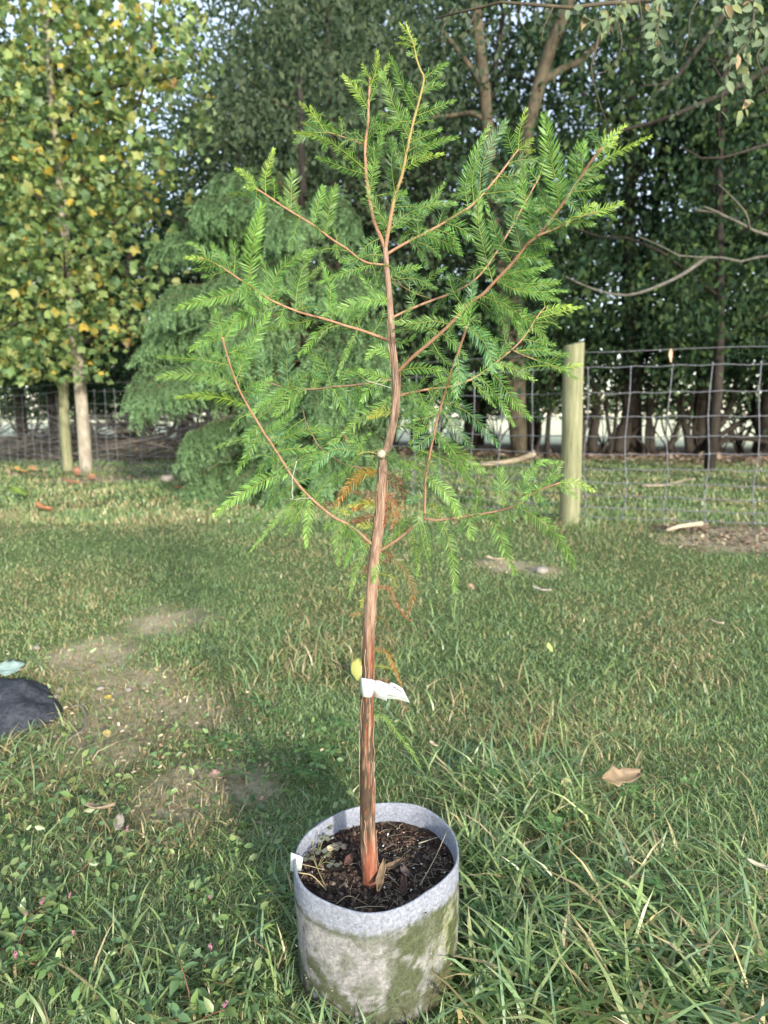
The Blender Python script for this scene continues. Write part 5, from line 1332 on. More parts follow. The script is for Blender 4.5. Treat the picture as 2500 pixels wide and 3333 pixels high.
TWIGS = [
 # ---- view A / B: crown top and upper left
 ('A', 'b', 45, (930, 870), (850, 760), (740, 685)), ('A', 'b', 58, (1000, 915), (1010, 750), (1080, 515)), ('A', 'g', 48, (1095, 960), (1090, 860), (1080, 780)), ('A', 'p', 78, (1250, 1070), (1240, 880), (1250, 705)),
 ('A', 'g', 66, (1450, 1190), (1480, 1020), (1530, 850)), ('A', 'p', 76, (1570, 1280), (1580, 1060), (1640, 840)), ('A', 'g', 42, (940, 930), (800, 905), (665, 920)), ('A', 'b', 34, (935, 880), (880, 860), (820, 850)),
 ('A', 'd', 40, (1140, 1030), (1000, 975), (800, 915)), ('A', 'd', 34, (1330, 1160), (1230, 1120), (1120, 1105)), ('S', 'p', 34, (816, 931), (818, 830), (835, 740), (853, 667)), ('A', 'g', 40, (1240, 1065), (1190, 1000), (1130, 950)),
 ('A', 'g', 36, (1650, 1365), (1640, 1290), (1620, 1230)), ('A', 'g', 40, (1330, 1130), (1290, 1060), (1280, 1010)),
 ('B', 'b', 34, (340, 1020), (300, 990), (230, 965)), ('B', 'b', 44, (430, 1030), (340, 900), (210, 785)), ('B', 'b', 28, (390, 950), (340, 870), (310, 815)), ('B', 'g', 34, (590, 1090), (590, 1000), (570, 920)), ('B', 'g', 36, (560, 1060), (500, 1010), (440, 990)),
 ('B', 'b', 52, (790, 1382), (560, 1190), (350, 1085), (165, 1050)), ('B', 'g', 52, (790, 1430), (620, 1375), (480, 1320), (360, 1275)), ('B', 'g', 44, (720, 1140), (690, 1190), (650, 1250)), ('B', 'g', 40, (690, 1125), (670, 1070), (720, 1060)),
 ('B', 'b', 56, (815, 850), (720, 680), (600, 545)), ('B', 'b', 34, (838, 560), (800, 500), (770, 440)), ('B', 'g', 36, (825, 620), (770, 590), (690, 590)), ('B', 'b', 44, (838, 650), (895, 490), (910, 320)), ('B', 'b', 44, (840, 600), (920, 560), (1010, 440)),
 ('B', 'g', 36, (832, 640), (870, 670), (900, 690)), ('B', 'g', 30, (840, 560), (800, 530), (740, 540)),
 ('B', 'p', 78, (1185, 1120), (1080, 870), (990, 640), (940, 520)), ('B', 'g', 58, (1240, 880), (1140, 650), (1050, 440), (1010, 350)), ('B', 'b', 38, (1150, 1020), (1050, 930), (960, 890)), ('B', 'g', 44, (1330, 560), (1400, 510), (1540, 430)),
 ('B', 'g', 50, (1310, 720), (1400, 640), (1500, 620)), ('B', 'g', 44, (1315, 690), (1390, 600), (1490, 520)), ('B', 'g', 50, (1250, 930), (1400, 850), (1610, 760)), ('B', 'g', 36, (1265, 880), (1320, 820), (1360, 790)),
 ('B', 'd', 38, (1235, 1000), (1330, 950), (1420, 950)), ('B', 'g', 34, (1215, 1060), (1260, 1040), (1310, 1060)), ('B', 'g', 48, (1195, 1160), (1350, 1080), (1480, 1020)), ('B', 'd', 44, (1170, 1240), (1260, 1180), (1350, 1160)),
 ('B', 'g', 48, (1150, 1320), (1300, 1220), (1480, 1130), (1630, 1095)), ('B', 'b', 44, (1140, 1382), (1300, 1290), (1500, 1245)), ('B', 'b', 28, (1215, 250), (1170, 150), (1110, 70)), ('B', 'b', 28, (1215, 230), (1190, 140), (1170, 70)),
 ('B', 'b', 26, (1235, 270), (1160, 260), (1075, 250)), ('B', 'b', 24, (1225, 240), (1160, 210), (1100, 195)), ('B', 'b', 26, (1250, 310), (1250, 250), (1250, 215)), ('B', 'g', 36, (1262, 390), (1210, 340), (1180, 350)), ('B', 'g', 34, (1265, 400), (1270, 330), (1285, 280)),
 ('B', 'g', 44, (1225, 990), (1180, 930), (1170, 840)), ('B', 'g', 46, (820, 1140), (890, 1050), (990, 970), (1080, 990)), ('B', 'g', 56, (815, 1160), (870, 980), (930, 880)), ('B', 'p', 74, (805, 1420), (890, 1220), (960, 1060)), ('B', 'd', 62, (1150, 1400), (1080, 1250), (1040, 1110)),
 ('B', 'g', 58, (1160, 1300), (1090, 1200), (1010, 1120)), ('B', 'g', 40, (835, 800), (860, 720), (900, 640)), ('B', 'g', 48, (1300, 760), (1230, 700), (1190, 620)), ('B', 'd', 46, (1250, 860), (1200, 780), (1170, 700)),
 # ---- view C: upper right
 ('C', 'g', 40, (100, 690), (50, 580), (0, 480)), ('C', 'p', 44, (5, 520), (30, 330), (70, 150)), ('C', 'd', 42, (155, 500), (130, 330), (140, 200)), ('C', 'g', 38, (230, 180), (190, 100), (160, 30)), ('C', 'g', 40, (110, 700), (210, 610), (360, 555), (500, 545)),
 ('C', 'g', 40, (130, 690), (230, 640), (340, 560), (430, 430)), ('C', 'd', 38, (290, 725), (280, 660), (310, 600)), ('C', 'd', 40, (390, 680), (420, 600), (440, 550)), ('C', 'g', 42, (565, 565), (550, 450), (600, 280), (685, 105)), ('C', 'u', 52, (640, 505), (640, 350), (700, 200), (780, 80)),
 ('C', 'g', 44, (600, 540), (590, 400), (625, 270)), ('C', 'p', 52, (690, 990), (660, 820), (625, 650), (630, 490)), ('C', 'g', 42, (300, 730), (420, 760), (530, 830)), ('C', 'g', 50, (440, 660), (530, 690), (590, 740)), ('C', 'b', 34, (850, 240), (860, 130), (895, 10)),
 ('C', 'g', 44, (825, 270), (800, 190), (770, 90)), ('C', 'b', 28, (855, 240), (900, 205), (930, 180)), ('C', 'b', 26, (850, 245), (890, 240), (940, 245)), ('C', 'd', 34, (790, 320), (850, 300), (960, 290)), ('C', 'd', 38, (730, 400), (800, 390), (900, 360)), ('C', 'd', 44, (650, 490), (740, 480), (840, 470)),
 ('C', 'p', 70, (1085, 590), (1065, 430), (1030, 250), (1000, 50)), ('C', 'g', 54, (930, 740), (900, 560), (870, 430), (880, 330)), ('C', 'd', 54, (870, 830), (840, 700), (790, 560)), ('C', 'd', 44, (800, 890), (740, 760), (680, 580)), ('C', 'd', 50, (970, 710), (960, 600), (1000, 470)),
 ('C', 'g', 50, (1190, 420), (1175, 300), (1195, 200)), ('C', 'g', 46, (1220, 370), (1215, 280), (1230, 190)), ('C', 'b', 34, (1285, 275), (1340, 200), (1460, 100)), ('C', 'b', 30, (1290, 265), (1370, 205), (1410, 170)), ('C', 'b', 28, (1300, 260), (1340, 190), (1340, 130)), ('C', 'b', 26, (1310, 250), (1360, 220), (1405, 210)),
 ('C', 'b', 34, (1210, 420), (1350, 290), (1480, 220), (1600, 165)), ('C', 'g', 38, (1150, 480), (1230, 410), (1330, 390)), ('C', 'g', 38, (1150, 490), (1250, 470), (1330, 455)), ('C', 'b', 44, (1180, 630), (1300, 590), (1440, 540)), ('C', 'b', 32, (1180, 625), (1240, 570), (1290, 550)), ('C', 'g', 36, (1130, 660), (1220, 650), (1280, 665)),
 ('C', 'g', 46, (1100, 570), (1090, 500), (1130, 420)), ('C', 'g', 36, (960, 730), (1000, 770), (1040, 780)), ('C', 'g', 38, (840, 860), (920, 850), (1040, 890)), ('C', 'g', 40, (830, 880), (930, 830), (1010, 825)), ('C', 'g', 40, (750, 960), (860, 930), (960, 920)), ('C', 'g', 40, (720, 980), (800, 980), (870, 1010)),
 ('C', 'g', 44, (740, 970), (900, 1000), (1080, 990)), ('C', 'd', 40, (1000, 690), (1060, 660), (1120, 700)), ('C', 'd', 44, (890, 800), (940, 700), (960, 600)), ('C', 'd', 44, (1040, 640), (1010, 540), (960, 440)), ('C', 'g', 40, (640, 510), (560, 480), (480, 500)), ('C', 'd', 40, (1215, 380), (1270, 340), (1320, 330)),
 ('C', 'd', 42, (860, 830), (770, 800), (720, 720)), ('C', 'd', 44, (1080, 590), (1010, 560), (950, 580)), ('C', 'g', 38, (960, 410), (990, 330), (1000, 270)), ('C', 'd', 38, (955, 420), (920, 360), (930, 300)),
 # ---- view E: right middle
 ('E', 'g', 46, (145, 130), (240, 70), (370, 40)), ('E', 'd', 50, (160, 140), (330, 125), (480, 200)), ('E', 'g', 42, (350, 240), (440, 120), (550, 45)), ('E', 'p', 40, (130, 290), (60, 280), (0, 300)), ('E', 'p', 52, (585, 450), (470, 430), (340, 450), (190, 440)), ('E', 'd', 46, (330, 330), (310, 270), (330, 220)),
 ('E', 'd', 46, (510, 510), (420, 480), (180, 500)), ('E', 'u', 50, (740, 290), (740, 220), (760, 150)), ('E', 'd', 56, (680, 340), (610, 220), (580, 110)), ('E', 'p', 62, (810, 265), (950, 290), (1080, 380), (1200, 470), (1290, 595)), ('E', 'g', 52, (810, 275), (950, 310), (1050, 410), (1100, 540)),
 ('E', 'g', 46, (910, 150), (1010, 110), (1150, 90), (1310, 30)), ('E', 'g', 40, (930, 165), (1050, 200), (1200, 180), (1370, 160)), ('E', 'g', 40, (1020, 200), (1200, 240), (1370, 285)), ('E', 'g', 40, (1060, 215), (1250, 220), (1420, 215)), ('E', 'u', 68, (720, 490), (820, 570), (870, 670), (900, 790)),
 ('E', 'u', 52, (640, 690), (650, 800), (630, 970)), ('E', 'u', 48, (620, 730), (680, 800), (680, 900)), ('E', 'g', 56, (860, 790), (950, 870), (1050, 1010), (1165, 1135)), ('E', 'g', 50, (800, 830), (900, 940), (970, 1050), (1040, 1180)), ('E', 'g', 30, (730, 860), (820, 940), (910, 1050)), ('E', 'p', 46, (920, 740), (1050, 780), (1200, 860)),
 ('E', 'u', 66, (540, 1000), (700, 1080), (830, 1200), (930, 1320)), ('E', 'u', 60, (520, 1060), (580, 1150), (660, 1250), (750, 1340)), ('E', 'g', 46, (510, 1070), (440, 1120), (330, 1150)), ('E', 'g', 38, (1140, 520), (1210, 480), (1280, 470)), ('E', 'b', 36, (1230, 430), (1330, 380), (1540, 325)), ('E', 'b', 34, (1250, 380), (1330, 340), (1455, 320)),
 ('E', 'g', 38, (1210, 450), (1310, 440), (1380, 480)), ('E', 'g', 46, (1050, 640), (1200, 640), (1370, 665)), ('E', 'g', 40, (1120, 560), (1250, 590), (1340, 600)), ('E', 'g', 36, (1200, 710), (1300, 740), (1400, 780), (1500, 850)), ('E', 'b', 36, (1380, 780), (1460, 760), (1530, 745)), ('E', 'g', 46, (220, 800), (330, 770), (460, 780), (560, 850)),
 ('E', 'g', 40, (215, 960), (300, 975), (400, 1040), (480, 1070)), ('E', 'g', 42, (215, 1130), (330, 1080), (430, 1080), (540, 1090)), ('E', 'd', 50, (500, 520), (590, 570), (700, 700)), ('E', 'd', 44, (450, 580), (530, 700), (600, 745)), ('E', 'y', 42, (160, 1100), (100, 1080), (0, 1130)), ('E', 'g', 40, (150, 720), (90, 640), (0, 665)),
 ('E', 'd', 48, (330, 690), (400, 620), (420, 560)), ('E', 'd', 48, (760, 280), (850, 330), (930, 450)), ('E', 'd', 48, (870, 190), (930, 330), (980, 480)), ('E', 'g', 50, (700, 500), (790, 500), (890, 560)), ('E', 'd', 44, (430, 930), (520, 870), (600, 850)), ('E', 'd', 46, (320, 940), (380, 870), (420, 830)),
 ('E', 'd', 46, (430, 920), (470, 1010), (450, 1080)), ('E', 'd', 44, (950, 720), (900, 640), (920, 560)), ('E', 'd', 44, (1040, 640), (980, 560), (1000, 470)), ('E', 'g', 40, (1130, 530), (1090, 440), (1130, 350)), ('E', 'd', 48, (210, 880), (280, 900), (370, 900)), ('E', 'g', 40, (160, 560), (240, 590), (330, 540)),
 ('E', 'd', 44, (610, 440), (680, 420), (800, 430)), ('E', 'g', 44, (560, 880), (620, 960), (640, 1040)), ('E', 'd', 44, (190, 440), (260, 400), (300, 330)), ('E', 'g', 42, (470, 1160), (390, 1200), (300, 1310)), ('E', 'd', 42, (200, 1180), (290, 1190), (370, 1240)),
 # ---- view D: left middle
 ('D', 'g', 42, (1540, 235), (1400, 250), (1230, 310), (1110, 355)), ('D', 'g', 30, (1560, 170), (1530, 160), (1490, 210)), ('D', 'p', 58, (1575, 485), (1510, 470), (1330, 510), (1150, 575)), ('D', 'p', 52, (1120, 590), (1000, 620), (890, 635), (770, 665)), ('D', 'g', 40, (1560, 460), (1480, 420), (1440, 350), (1390, 300)),
 ('D', 'g', 62, (1195, 600), (1195, 470), (1190, 360), (1140, 230)), ('D', 'g', 56, (955, 530), (970, 400), (1010, 250), (1065, 150)), ('D', 'g', 38, (1000, 540), (1010, 360), (1080, 290), (1150, 225)), ('D', 'g', 50, (800, 465), (820, 330), (880, 240), (1000, 170), (1085, 130)), ('D', 'g', 40, (795, 460), (770, 300), (720, 170)),
 ('D', 'g', 52, (550, 305), (470, 220), (400, 100)), ('D', 'g', 50, (545, 300), (550, 180), (530, 80)), ('D', 'g', 40, (480, 270), (380, 200), (290, 100), (230, 85)), ('D', 'b', 30, (420, 230), (320, 195), (210, 180)), ('D', 'g', 34, (440, 250), (350, 250), (275, 265)), ('D', 'g', 36, (480, 270), (400, 300), (330, 310)),
 ('D', 'p', 58, (660, 400), (540, 430), (360, 465), (150, 525)), ('D', 'p', 66, (800, 475), (700, 540), (550, 620), (400, 710), (250, 800)), ('D', 'g', 42, (640, 375), (620, 470), (680, 560)), ('D', 'g', 44, (1225, 640), (1120, 680), (1060, 760), (980, 840)), ('D', 'g', 28, (1380, 680), (1330, 770), (1290, 850), (1240, 975)),
 ('D', 'g', 62, (560, 1010), (620, 860), (700, 700), (780, 560)), ('D', 'g', 50, (580, 1060), (590, 930), (540, 790)), ('D', 'g', 40, (505, 910), (420, 890), (280, 870), (25, 850)), ('D', 'd', 34, (340, 880), (320, 850), (300, 815)), ('D', 'g', 40, (480, 900), (390, 820), (350, 760)), ('D', 'p', 62, (570, 1070), (440, 1000), (330, 975), (160, 970), (30, 995)),
 ('D', 'b', 46, (640, 1200), (500, 1140), (340, 1115), (155, 1125)), ('D', 'u', 58, (760, 1020), (740, 900), (705, 790)), ('D', 'u', 62, (905, 1060), (900, 870), (925, 765)), ('D', 'g', 50, (1205, 1050), (1150, 900), (1080, 845), (1030, 815)), ('D', 'p', 58, (860, 1050), (930, 1030), (1060, 970)), ('D', 'g', 44, (1090, 1065), (1110, 980), (1090, 910)),
 ('D', 'g', 44, (1240, 1050), (1290, 980), (1390, 930)), ('D', 'p', 46, (1600, 1005), (1480, 970), (1390, 950)), ('D', 'g', 50, (1170, 1060), (1230, 1100), (1285, 1235)), ('D', 'p', 46, (1600, 890), (1560, 820), (1500, 800), (1440, 860)), ('D', 'p', 56, (1040, 1075), (930, 1130), (820, 1245)), ('D', 'g', 50, (880, 1065), (780, 1150), (640, 1244)),
 ('D', 'g', 46, (960, 1065), (880, 1100), (740, 1180)), ('D', 'u', 40, (1350, 1045), (1400, 1100), (1420, 1190)), ('D', 'g', 46, (620, 1140), (700, 1080), (790, 1000)), ('D', 'd', 44, (1400, 675), (1380, 600), (1430, 540)), ('D', 'd', 46, (1300, 645), (1330, 560), (1400, 500)), ('D', 'd', 44, (1480, 700), (1530, 620), (1560, 540)), ('D', 'g', 40, (1050, 570), (990, 480), (920, 420)),
 ('D', 'd', 44, (720, 420), (660, 520), (560, 560)), ('D', 'g', 44, (900, 500), (860, 590), (880, 650)), ('D', 'g', 42, (1500, 215), (1480, 160), (1510, 110)), ('D', 'g', 40, (1380, 185), (1330, 200), (1260, 200)), ('D', 'g', 40, (1250, 80), (1230, 140), (1240, 170)),
 # ---- view G: lower left
 ('G', 'p', 58, (1740, 90), (1620, 175), (1500, 240), (1380, 360), (1270, 430)), ('G', 'u', 54, (1500, 440), (1300, 470), (1200, 560), (1130, 660)), ('G', 'gb', 36, (1620, 510), (1500, 490), (1420, 450), (1380, 380)), ('G', 'g', 40, (1490, 500), (1420, 580), (1370, 650), (1340, 720)), ('G', 'o', 52, (1640, 625), (1500, 650), (1400, 740), (1300, 890)),
 ('G', 'g', 40, (850, 460), (740, 410), (600, 405), (450, 458)), ('G', 'g', 52, (850, 440), (950, 390), (1100, 325), (1280, 325)), ('G', 'g', 44, (780, 330), (690, 480), (600, 640)), ('G', 'g', 46, (890, 490), (1000, 465), (1160, 470)), ('G', 'g', 42, (960, 600), (1020, 565), (1100, 510), (1230, 490)), ('G', 'p', 58, (985, 650), (850, 670), (680, 760), (550, 850), (440, 940)),
 ('G', 'd', 40, (950, 600), (870, 720), (850, 860)), ('G', 'd', 30, (1030, 740), (960, 760), (860, 850), (720, 985)), ('G', 'p', 58, (1130, 815), (1040, 850), (990, 920), (950, 1000)), ('G', 'p', 52, (1130, 840), (1110, 980), (1100, 1160)), ('G', 'g', 44, (1090, 800), (1060, 900), (960, 1080)), ('G', 'g', 28, (1080, 790), (930, 930), (830, 1040), (690, 1215)),
 ('G', 'd', 50, (1160, 830), (1220, 730), (1310, 650)), ('G', 'd', 44, (1040, 700), (1110, 680), (1190, 650)), ('G', 'p', 46, (1350, 985), (1325, 1080), (1330, 1295)), ('G', 'p', 36, (1350, 985), (1420, 1090), (1450, 1135)), ('G', 'g', 42, (1340, 980), (1290, 1000), (1235, 1030)), ('G', 'g', 24, (1440, 1050), (1410, 1200), (1380, 1310)), ('G', 'y', 34, (1280, 950), (1340, 900), (1400, 940)),
 ('G', 'n', 38, (1620, 800), (1530, 790), (1440, 780)), ('G', 'r', 36, (1610, 940), (1480, 980), (1420, 990)), ('G', 'y', 36, (1600, 1050), (1540, 1020), (1470, 1020)), ('G', 'y', 34, (1600, 880), (1500, 860), (1400, 880)), ('G', 'n', 34, (1230, 890), (1270, 850), (1300, 870)), ('G', 'g', 46, (800, 350), (900, 300), (1000, 200)), ('G', 'g', 46, (730, 250), (840, 180), (920, 60)),
 ('G', 'd', 44, (1190, 470), (1260, 420), (1330, 330)), ('G', 'd', 44, (1260, 520), (1330, 560), (1400, 620)), ('G', 'g', 44, (760, 300), (690, 360), (660, 420)),
 # ---- view F: lower right
 ('F', 'p', 38, (400, 770), (420, 900), (435, 1085)), ('F', 'g', 28, (450, 730), (480, 900), (525, 1045)), ('F', 'g', 32, (470, 715), (500, 850), (510, 945)), ('F', 'p', 52, (560, 710), (630, 800), (670, 980), (690, 1195)), ('F', 'y', 32, (590, 700), (570, 650), (540, 610)), ('F', 'p', 54, (780, 685), (780, 740), (800, 830)), ('F', 'g', 28, (770, 680), (745, 640), (740, 620)),
 ('F', 'g', 54, (830, 675), (830, 590), (845, 510)), ('F', 'g', 72, (1000, 640), (1000, 500), (990, 365)), ('F', 'p', 54, (915, 665), (980, 790), (1030, 930), (1095, 1075)), ('F', 'd', 46, (1050, 630), (1060, 720), (1050, 790)), ('F', 'p', 64, (1090, 610), (1230, 690), (1370, 820), (1440, 920), (1490, 1035)), ('F', 'g', 44, (1100, 610), (1130, 500), (1180, 430), (1240, 330), (1370, 320)),
 ('F', 'g', 42, (1310, 490), (1350, 400), (1410, 320)), ('F', 'g', 36, (1230, 530), (1290, 460), (1410, 410)), ('F', 'b', 38, (1390, 462), (1500, 460), (1625, 515)), ('F', 'g', 32, (1370, 470), (1450, 510), (1510, 565)), ('F', 'g', 40, (1250, 520), (1250, 560), (1260, 580)), ('F', 'p', 54, (495, 430), (620, 520), (670, 590), (715, 680)),
 ('F', 'g', 30, (495, 410), (430, 360), (320, 310)), ('F', 'g', 30, (515, 280), (450, 240), (380, 220)), ('F', 'g', 42, (525, 270), (620, 310), (725, 365)), ('F', 'd', 42, (520, 290), (550, 370), (565, 425)), ('F', 'p', 62, (550, 140), (700, 250), (800, 330), (890, 395)), ('F', 'g', 56, (560, 100), (700, 280), (770, 400), (810, 495)), ('F', 'u', 50, (550, 130), (470, 180), (415, 235)),
 ('F', 'r', 46, (205, 525), (280, 590), (295, 680), (260, 775)), ('F', 'n', 44, (230, 430), (310, 480), (345, 565)), ('F', 'n', 40, (230, 420), (290, 410), (330, 460)), ('F', 'y', 40, (170, 380), (70, 390), (0, 450)), ('F', 'o', 42, (165, 560), (80, 600), (0, 640)), ('F', 'n', 42, (155, 680), (80, 700), (0, 725)), ('F', 'n', 24, (95, 430), (130, 320), (155, 225)), ('F', 'r', 40, (210, 560), (230, 650), (215, 740)),
 ('F', 'y', 34, (190, 930), (260, 860), (330, 790), (380, 760)), ('F', 'g', 40, (320, 830), (320, 740), (410, 690)), ('F', 'g', 40, (230, 300), (320, 335), (375, 420)), ('F', 'd', 44, (270, 90), (350, 60), (480, 110)), ('F', 'gb', 42, (190, 940), (290, 990), (370, 1090), (405, 1200), (370, 1345)), ('F', 'y', 26, (165, 1070), (250, 1090), (290, 1160)), ('F', 'n', 36, (180, 950), (230, 930), (250, 990)),
 ('F', 'd', 44, (1160, 560), (1200, 520), (1190, 450)), ('F', 'u', 44, (400, 1480), (400, 1480), (400, 1480)) if False else ('F', 'g', 40, (690, 690), (640, 650), (580, 640)),
 # ---- view T: twigs low on the trunk
 ('S', 'g', 30, (726, 1102), (718, 1060), (700, 1018)), ('S', 'g', 28, (728, 1110), (750, 1070), (764, 1030)), ('S', 'g', 30, (1520, 1066), (1530, 1030), (1537, 985)), ('S', 'p', 30, (1520, 1066), (1505, 1040), (1500, 1000)),
 ('T', 'p', 42, (425, 45), (340, 190), (290, 330), (240, 535)), ('T', 'r', 30, (500, 440), (600, 460), (660, 590), (750, 720), (792, 742)), ('T', 'gb', 20, (475, 715), (560, 740), (610, 900), (658, 1078)), ('T', 'o', 34, (465, 1000), (580, 1040), (640, 1160), (712, 1335)), ('T', 'n', 18, (465, 900), (510, 920), (540, 985)),
 ('T', 'y', 22, (465, 1170), (540, 1160), (630, 1185)), ('T', 'n', 28, (468, 1275), (560, 1290), (640, 1370), (690, 1460), (762, 1552)), ('T', 'p', 34, (460, 1590), (580, 1640), (700, 1800), (790, 1910), (880, 2065)), ('T', 'gb', 30, (375, 690), (320, 680), (258, 702)), ('T', 'y', 28, (385, 480), (365, 540), (345, 620)), ('T', 'n', 32, (430, 210), (380, 270), (345, 230)), ('T', 'n', 30, (410, 320), (380, 300), (350, 345)),
 ('T', 'n', 34, (520, 240), (590, 200), (620, 110)), ('T', 'gb', 34, (430, 110), (380, 60), (400, -40)), ('T', 'g', 26, (395, 400), (370, 350), (360, 420)),
]
for i, tw in enumerate(TWIGS):
    k, kind, hw = tw[:3]; px = [rp(k, p) for p in tw[3:]]
    dz = None
    if k == 'T': dz = -.22
    leafy_twig(px, hw / RG[k][2], kind, 1000 + i, dz)
# a few more twigs that point towards or away from the camera
NB = len(BR); extra = 0
for bi in range(NB):
    idx = [i for i in range(len(PX3)) if PX3[i][3] == bi]; 
    for f in np.linspace(.3, .95, 3 if len(idx) > 30 else 1):
        if len(TWIGS) + extra > 296: break
        i = idx[int(f * (len(idx) - 1))]; px, py = PX3[i][0], PX3[i][1]; a = random.uniform(0, 6.28); L = random.uniform(45, 95)
        leafy_twig([(px, py), (px + math.cos(a) * L * .6, py + math.sin(a) * L * .4 - 6), (px + math.cos(a) * L, py + math.sin(a) * L * .6 + 12)], random.uniform(16, 24), random.choice('gdd'), 3000 + extra, random.choice((-1.1, 1.1, 1.3)))
        extra += 1
fill = MB()                                          # the many small twigs too tangled to pick apart
for j in range(420):
    i = int(RNG.integers(170, len(PX3))); px, py = PX3[i][0], PX3[i][1]; a = random.uniform(0, 6.28); L = random.uniform(50, 120)
    if j % 2 and not (py > 1180 and px < 1300): continue
    if PX3[i][3] < 2 and py < 300: continue
    leafy_twig([(px, py), (px + math.cos(a) * L * .6, py + math.sin(a) * L * .45 - 6), (px + math.cos(a) * L, py + math.sin(a) * L * .75 + 14)], random.uniform(13, 22), random.choice('gddu'), 5000 + j, random.choice((-.6, -.3, .3, .6, .8)), into=fill)
link('small_twigs', fill.mesh('small_twigs'), M_NEEDLE, sap, kind='stuff')
print('leafy twigs', tw_count)
# spider thread and a strip of pale fibre caught on the left branch
P = catmull([wpt(a, b_, Y0 - .14) for a, b_ in ((966, 1500), (957, 1535), (951, 1558), (953, 1585), (950, 1600), (953, 1618), (952, 1625))], 16); V, T = tube(P, .0006, 4)
link('pale_fibre', MB().add(V, T, (.45, .42, .37)).mesh('pale_fibre'), M_DEAD, None, Vector(O), label='thin pale strand of fibre dangling over the lower left branch', category='fibre')
P = catmull([wpt(a, b_, Y0 - .13) for a, b_ in ((955, 1627), (985, 1622), (1020, 1622))], 8); V, T = tube(P, .0006, 4)
link('pale_fibre', MB().add(V, T, (.45, .42, .37)).mesh('pale_fibre'), M_DEAD, None, Vector(O), label='short pale fibre lying along the lower left branch', category='fibre')
P = catmull([wpt(a, b_, Y0 - .02) for a, b_ in ((1190, 1238), (1230, 1250), (1274, 1263))], 8); V, T = tube(P, .0006, 4)
link('pale_fibre', MB().add(V, T, (.45, .42, .37)).mesh('pale_fibre'), M_DEAD, None, Vector(O), label='pale fibre strand beside the trunk on the thin left branch', category='fibre')

# ------------------------------------------------------------------ white plastic name tag round the trunk
def RT(x, y): return (1150 + x / 7.541, 2170 + y / 7.541)
wt = thing('name_tag', TR, 'white plastic name tag looped round the trunk with BALD CYPRESS style print on its tail', 'plant tag')
wt['label'] = 'white plastic name tag looped round the sapling trunk with printed tail at right'
def strip(top, bot, Ys, name, n=24):
    A = catmull([wpt(*RT(*p), y) for p, y in zip(top, Ys)], n); B = catmull([wpt(*RT(*p), y) for p, y in zip(bot, Ys)], n)
    V = np.concatenate([A, B, A + [0, .0007, 0], B + [0, .0007, 0]]); T = []
    for i in range(n - 1):
        T += [(i, n + i, n + i + 1), (i, n + i + 1, i + 1), (2 * n + i, 3 * n + i + 1, 3 * n + i), (2 * n + i, 2 * n + i + 1, 3 * n + i + 1), (i, i + 1, 2 * n + i + 1), (i, 2 * n + i + 1, 2 * n + i), (n + i, 3 * n + i + 1, n + i + 1), (n + i, 3 * n + i, 3 * n + i + 1)]
    T += [(0, 2 * n, 3 * n), (0, 3 * n, n), (n - 1, 4 * n - 1, 3 * n - 1), (n - 1, 2 * n - 1, 4 * n - 1)]
    return link(name, MB().add(V, T, (1, 1, 1)).mesh(name, True), M_TAG, wt)
rt = float(np.interp(wpt(1196, 2240, Y0)[2], zpx, rpx)) + .0035
yb = Y0
strip([(182, 285), (195, 268), (270, 290), (360, 305), (450, 318), (520, 345), (545, 360)], [(165, 640), (205, 690), (245, 735), (340, 752), (430, 752), (470, 690), (515, 655)], [yb + .004, yb - rt * .55, yb - rt * .95, yb - rt, yb - rt * .85, yb - rt * .45, yb], 'loop')
strip([(515, 340), (560, 340), (640, 345), (760, 395), (870, 432)], [(500, 725), (560, 755), (640, 775), (740, 815), (818, 850)], [yb - .002, yb - .006, yb - .010, yb - .013, yb - .015], 'end_flap')
TAILT = [(640, 350), (760, 400), (860, 430), (940, 392), (1080, 455), (1212, 540)]; TAILB = [(640, 770), (760, 785), (820, 790), (960, 795), (1110, 808), (1388, 888)]
TY = [yb + .002, yb - .004, yb - .010, yb - .014, yb - .015, yb - .016]
strip(TAILT, TAILB, TY, 'tail')
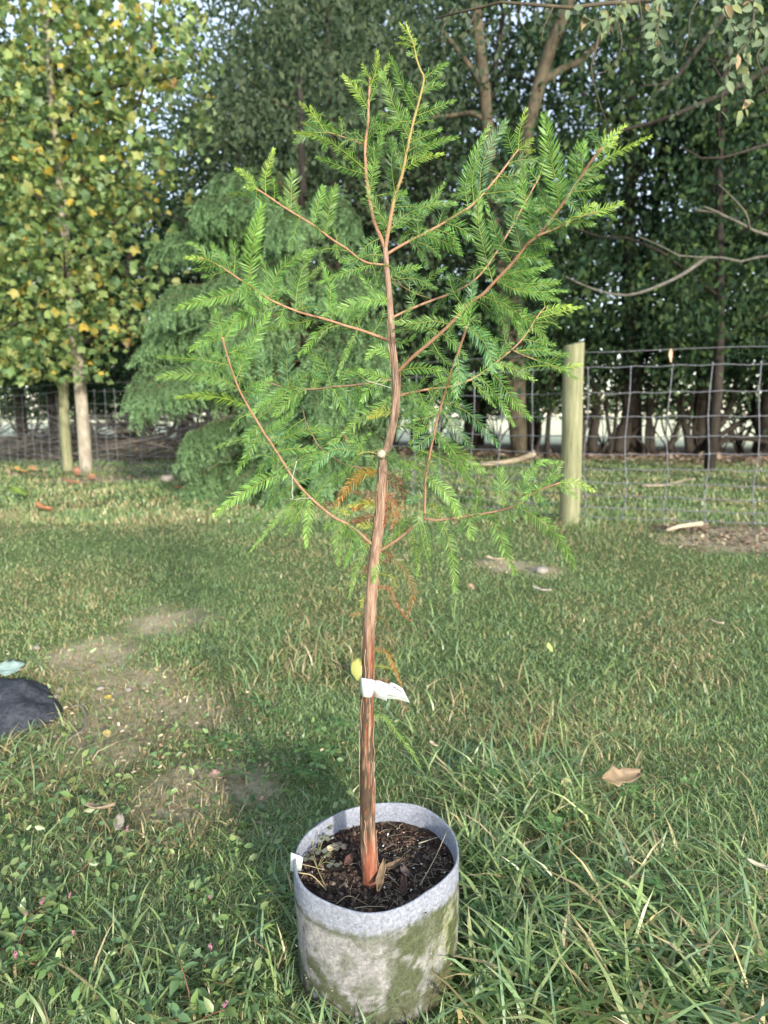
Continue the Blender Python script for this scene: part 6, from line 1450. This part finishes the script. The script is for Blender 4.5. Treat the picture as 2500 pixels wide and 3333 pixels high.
strip([(548, 362), (600, 400), (640, 460), (665, 520), (662, 600)], [(552, 372), (585, 410), (620, 470), (645, 530), (652, 606)], [yb - .009, yb - .011, yb - .0125, yb - .0135, yb - .0135], 'slot_edge', 12).data.materials[0] = noise_mat('tag_slot_shade', (.40, .41, .44), (.46, .47, .50), 50, bump=0)
fc = bpy.data.curves.new('tag_text', 'FONT'); fc.body = 'Bald Cypress'; fc.size = .0105; fc.resolution_u = 2; fc.offset = .0003
to = bpy.data.objects.new('lettering', fc)
pA = wpt(*RT(975, 500), yb - .0162); pB = wpt(*RT(1215, 650), yb - .0176)
ex = unit(pB - pA); nz = np.array([0, -1.0, 0]); nz = unit(nz - ex * nz.dot(ex)); ey = np.cross(nz, ex)
fc.size = .0105 * float(np.linalg.norm(pB - pA)) / .062 * .98
COL.objects.link(to); bpy.context.view_layer.update(); tm_ = bpy.data.meshes.new_from_object(to.evaluated_get(bpy.context.evaluated_depsgraph_get())); tm_.name = 'lettering'
bpy.data.objects.remove(to); to = link('lettering', tm_, M_INK, wt)
to.matrix_local = Matrix(((ex[0], ey[0], nz[0], pA[0]), (ex[1], ey[1], nz[1], pA[1]), (ex[2], ey[2], nz[2], pA[2]), (0, 0, 0, 1)))
mb = MB()                                            # lines of fine print too small to read
for (a, b_), (c, d_), h in (((1150, 670), (1250, 715), 26), ((825, 705), (1060, 735), 30), ((1130, 745), (1300, 815), 26), ((785, 640), (812, 650), 40)):
    n = max(2, int((c - a) / 17))
    for i in range(n):
        t_ = (i + .15) / n; x = a + (c - a) * t_; y = b_ + (d_ - b_) * t_; hh = h * random.uniform(.35, .9); ww = random.uniform(5, 11)
        yy = yb - .0166 - .0004 if x > 900 else yb - .0162
        q = [wpt(*RT(x, y), yy), wpt(*RT(x + ww, y + 3), yy), wpt(*RT(x + ww, y - hh + 3), yy), wpt(*RT(x, y - hh), yy)]
        mb.add(q, [(0, 1, 2), (0, 2, 3)], (1, 1, 1))
link('fine_print', mb.mesh('fine_print'), M_INK, wt)
